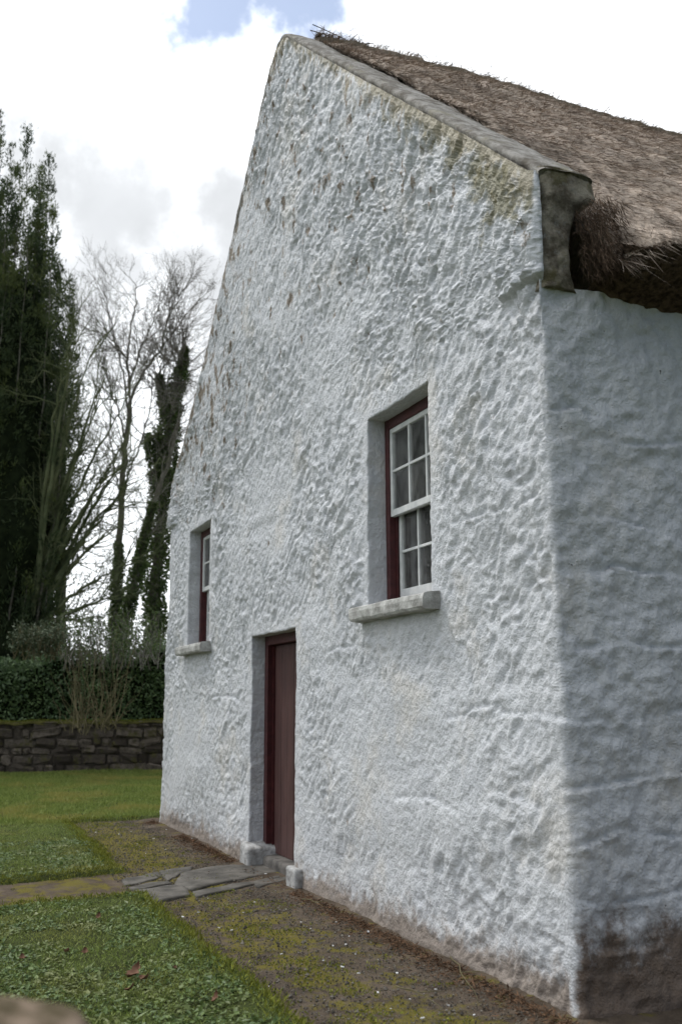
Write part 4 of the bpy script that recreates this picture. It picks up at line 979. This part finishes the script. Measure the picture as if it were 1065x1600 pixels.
for px, py in tips:
    for rep in range(2 if py < 700 else 3):
        dj = rng.uniform(-1.6, 1.4); tip = far(px+(rng.normal(0, 9) if rep else 0), py+(rng.uniform(15, 120) if rep else 0), D+dj)
        c = (tip[:2]-yc[:2]); base = np.array([yc[0]+c[0]*.35, yc[1]+c[1]*.35, .6])
        n = 30; t = np.linspace(0, 1, n)[:, None]; ctrl = np.array([yc[0]+c[0]*.98, yc[1]+c[1]*.98, .6+(tip[2]-.6)*.25])
        Q = base*(1-t)**2+2*ctrl*t*(1-t)+tip*t**2; Q += np.stack([fbm(Q, .6, 2, 3), fbm(Q, .6, 2, 4), Q[:, 0]*0], 1)*.15
        mt.tube(Q, np.linspace(.05, .008, n), 4)
        L_ = float(np.linalg.norm(np.diff(Q, axis=0), axis=1).sum()); nc = int(L_*15)
        for k in range(nc):
            tt = rng.uniform(.08, 1)**.8; i = min(int(tt*(n-1)), n-2); p = Q[i]+(Q[i+1]-Q[i])*(tt*(n-1)-i)
            rad_ = (.07+.50*min(1, (1-tt)*L_/5.5)**.8)*rng.uniform(.3, 1.1); off = rng.normal(0, 1, 3); off[2] *= .3; off = off/np.linalg.norm(off)*rad_
            cen = p+off; m = 20; NP.append(cen+rng.normal(0, .06, (m, 3))*np.array([1, 1, 1.5])); ND.append(unit(off[None]+np.array([[0, 0, .12]]))*.8+np.array([[0, 0, .8]])+rng.normal(0, .55, (m, 3)))
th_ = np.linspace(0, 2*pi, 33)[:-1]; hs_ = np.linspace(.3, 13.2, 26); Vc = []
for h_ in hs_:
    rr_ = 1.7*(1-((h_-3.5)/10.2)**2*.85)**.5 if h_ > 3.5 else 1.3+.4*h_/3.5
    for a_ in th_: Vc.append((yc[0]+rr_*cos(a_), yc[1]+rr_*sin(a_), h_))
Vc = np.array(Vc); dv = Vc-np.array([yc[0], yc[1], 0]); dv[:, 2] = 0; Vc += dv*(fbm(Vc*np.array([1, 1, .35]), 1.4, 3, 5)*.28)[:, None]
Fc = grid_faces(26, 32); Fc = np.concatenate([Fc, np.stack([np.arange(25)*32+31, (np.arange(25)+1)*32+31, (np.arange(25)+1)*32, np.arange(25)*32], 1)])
mesh('shade_core', Vc, Fc, m_simple('yew shade', (.010, .014, .008), (.022, .03, .014), 6, 1, 0), YT)  # closed lathe whose dark colour paints shade deep in the crown and blocks sky
m0.build('trunk', BARK, YT, smooth=True); mt.build('branches_or_shade_core', BARK, YT)
NP = np.concatenate(NP); ND = np.concatenate(ND); print('yew needles', len(NP))
V, F = leafquads(NP, ND, rdir(len(NP)), rng.uniform(.08, .17, len(NP)), rng.uniform(.024, .045, len(NP))); mesh('crown', V, F, YEW, YT)

# two added yew copies, out of view at the left, to darken the window reflections
for (x_, y_, sc_, lab) in ((-24., -9., .95, 'added dark columnar yew out of view, for the window panes to mirror'), (-19., -14., .9, 'second added dark columnar yew out of view, left of the garden, for the panes to mirror')):
    o = YT.copy(); COL.objects.link(o); o.location = (x_, y_, 0); o.scale = (sc_*1.5, sc_*1.5, sc_); tag(o, lab)
    for ch in list(YT.children):
        c = ch.copy(); COL.objects.link(c); c.parent = o; c.matrix_parent_inverse = ch.matrix_parent_inverse.copy()

# 6. a lighter evergreen half hidden between yew and bare trees
D = 33.
b0 = far(110, 1000, D); T6 = empty('evergreen_tree', (b0[0], b0[1], 0), label='loose lighter green evergreen half hidden behind the right side of the yew', cat='tree', group='trees beyond the hedge')
mt = MB(); q = path_limb(mt, [(95, 1130), (96, 900), (100, 700), (104, 575)], D, .2, .04); mt.build('trunk', BARK, T6, smooth=True)
P = []; Dd = []
for k in range(230):
    t = rng.uniform(.15, 1); i = min(int(t*(len(q)-1)), len(q)-2); c = q[i]+rng.normal(0, 1, 3)*np.array([1, 1, .4])*(.25+.95*(1-t)); m = 45
    P.append(c+rng.normal(0, .2, (m, 3))); Dd.append(rng.normal(0, .7, (m, 3))+np.array([0, 0, .3]))
P = np.concatenate(P); Dd = np.concatenate(Dd); V, F = leafquads(P, Dd, rdir(len(P)), rng.uniform(.09, .16, len(P)), rng.uniform(.025, .05, len(P)))
mesh('crown', V, F, m_leaf('pale evergreen', (.05, .08, .03), (.14, .18, .07), None, .7, .15), T6)

scene.render.engine = 'CYCLES'
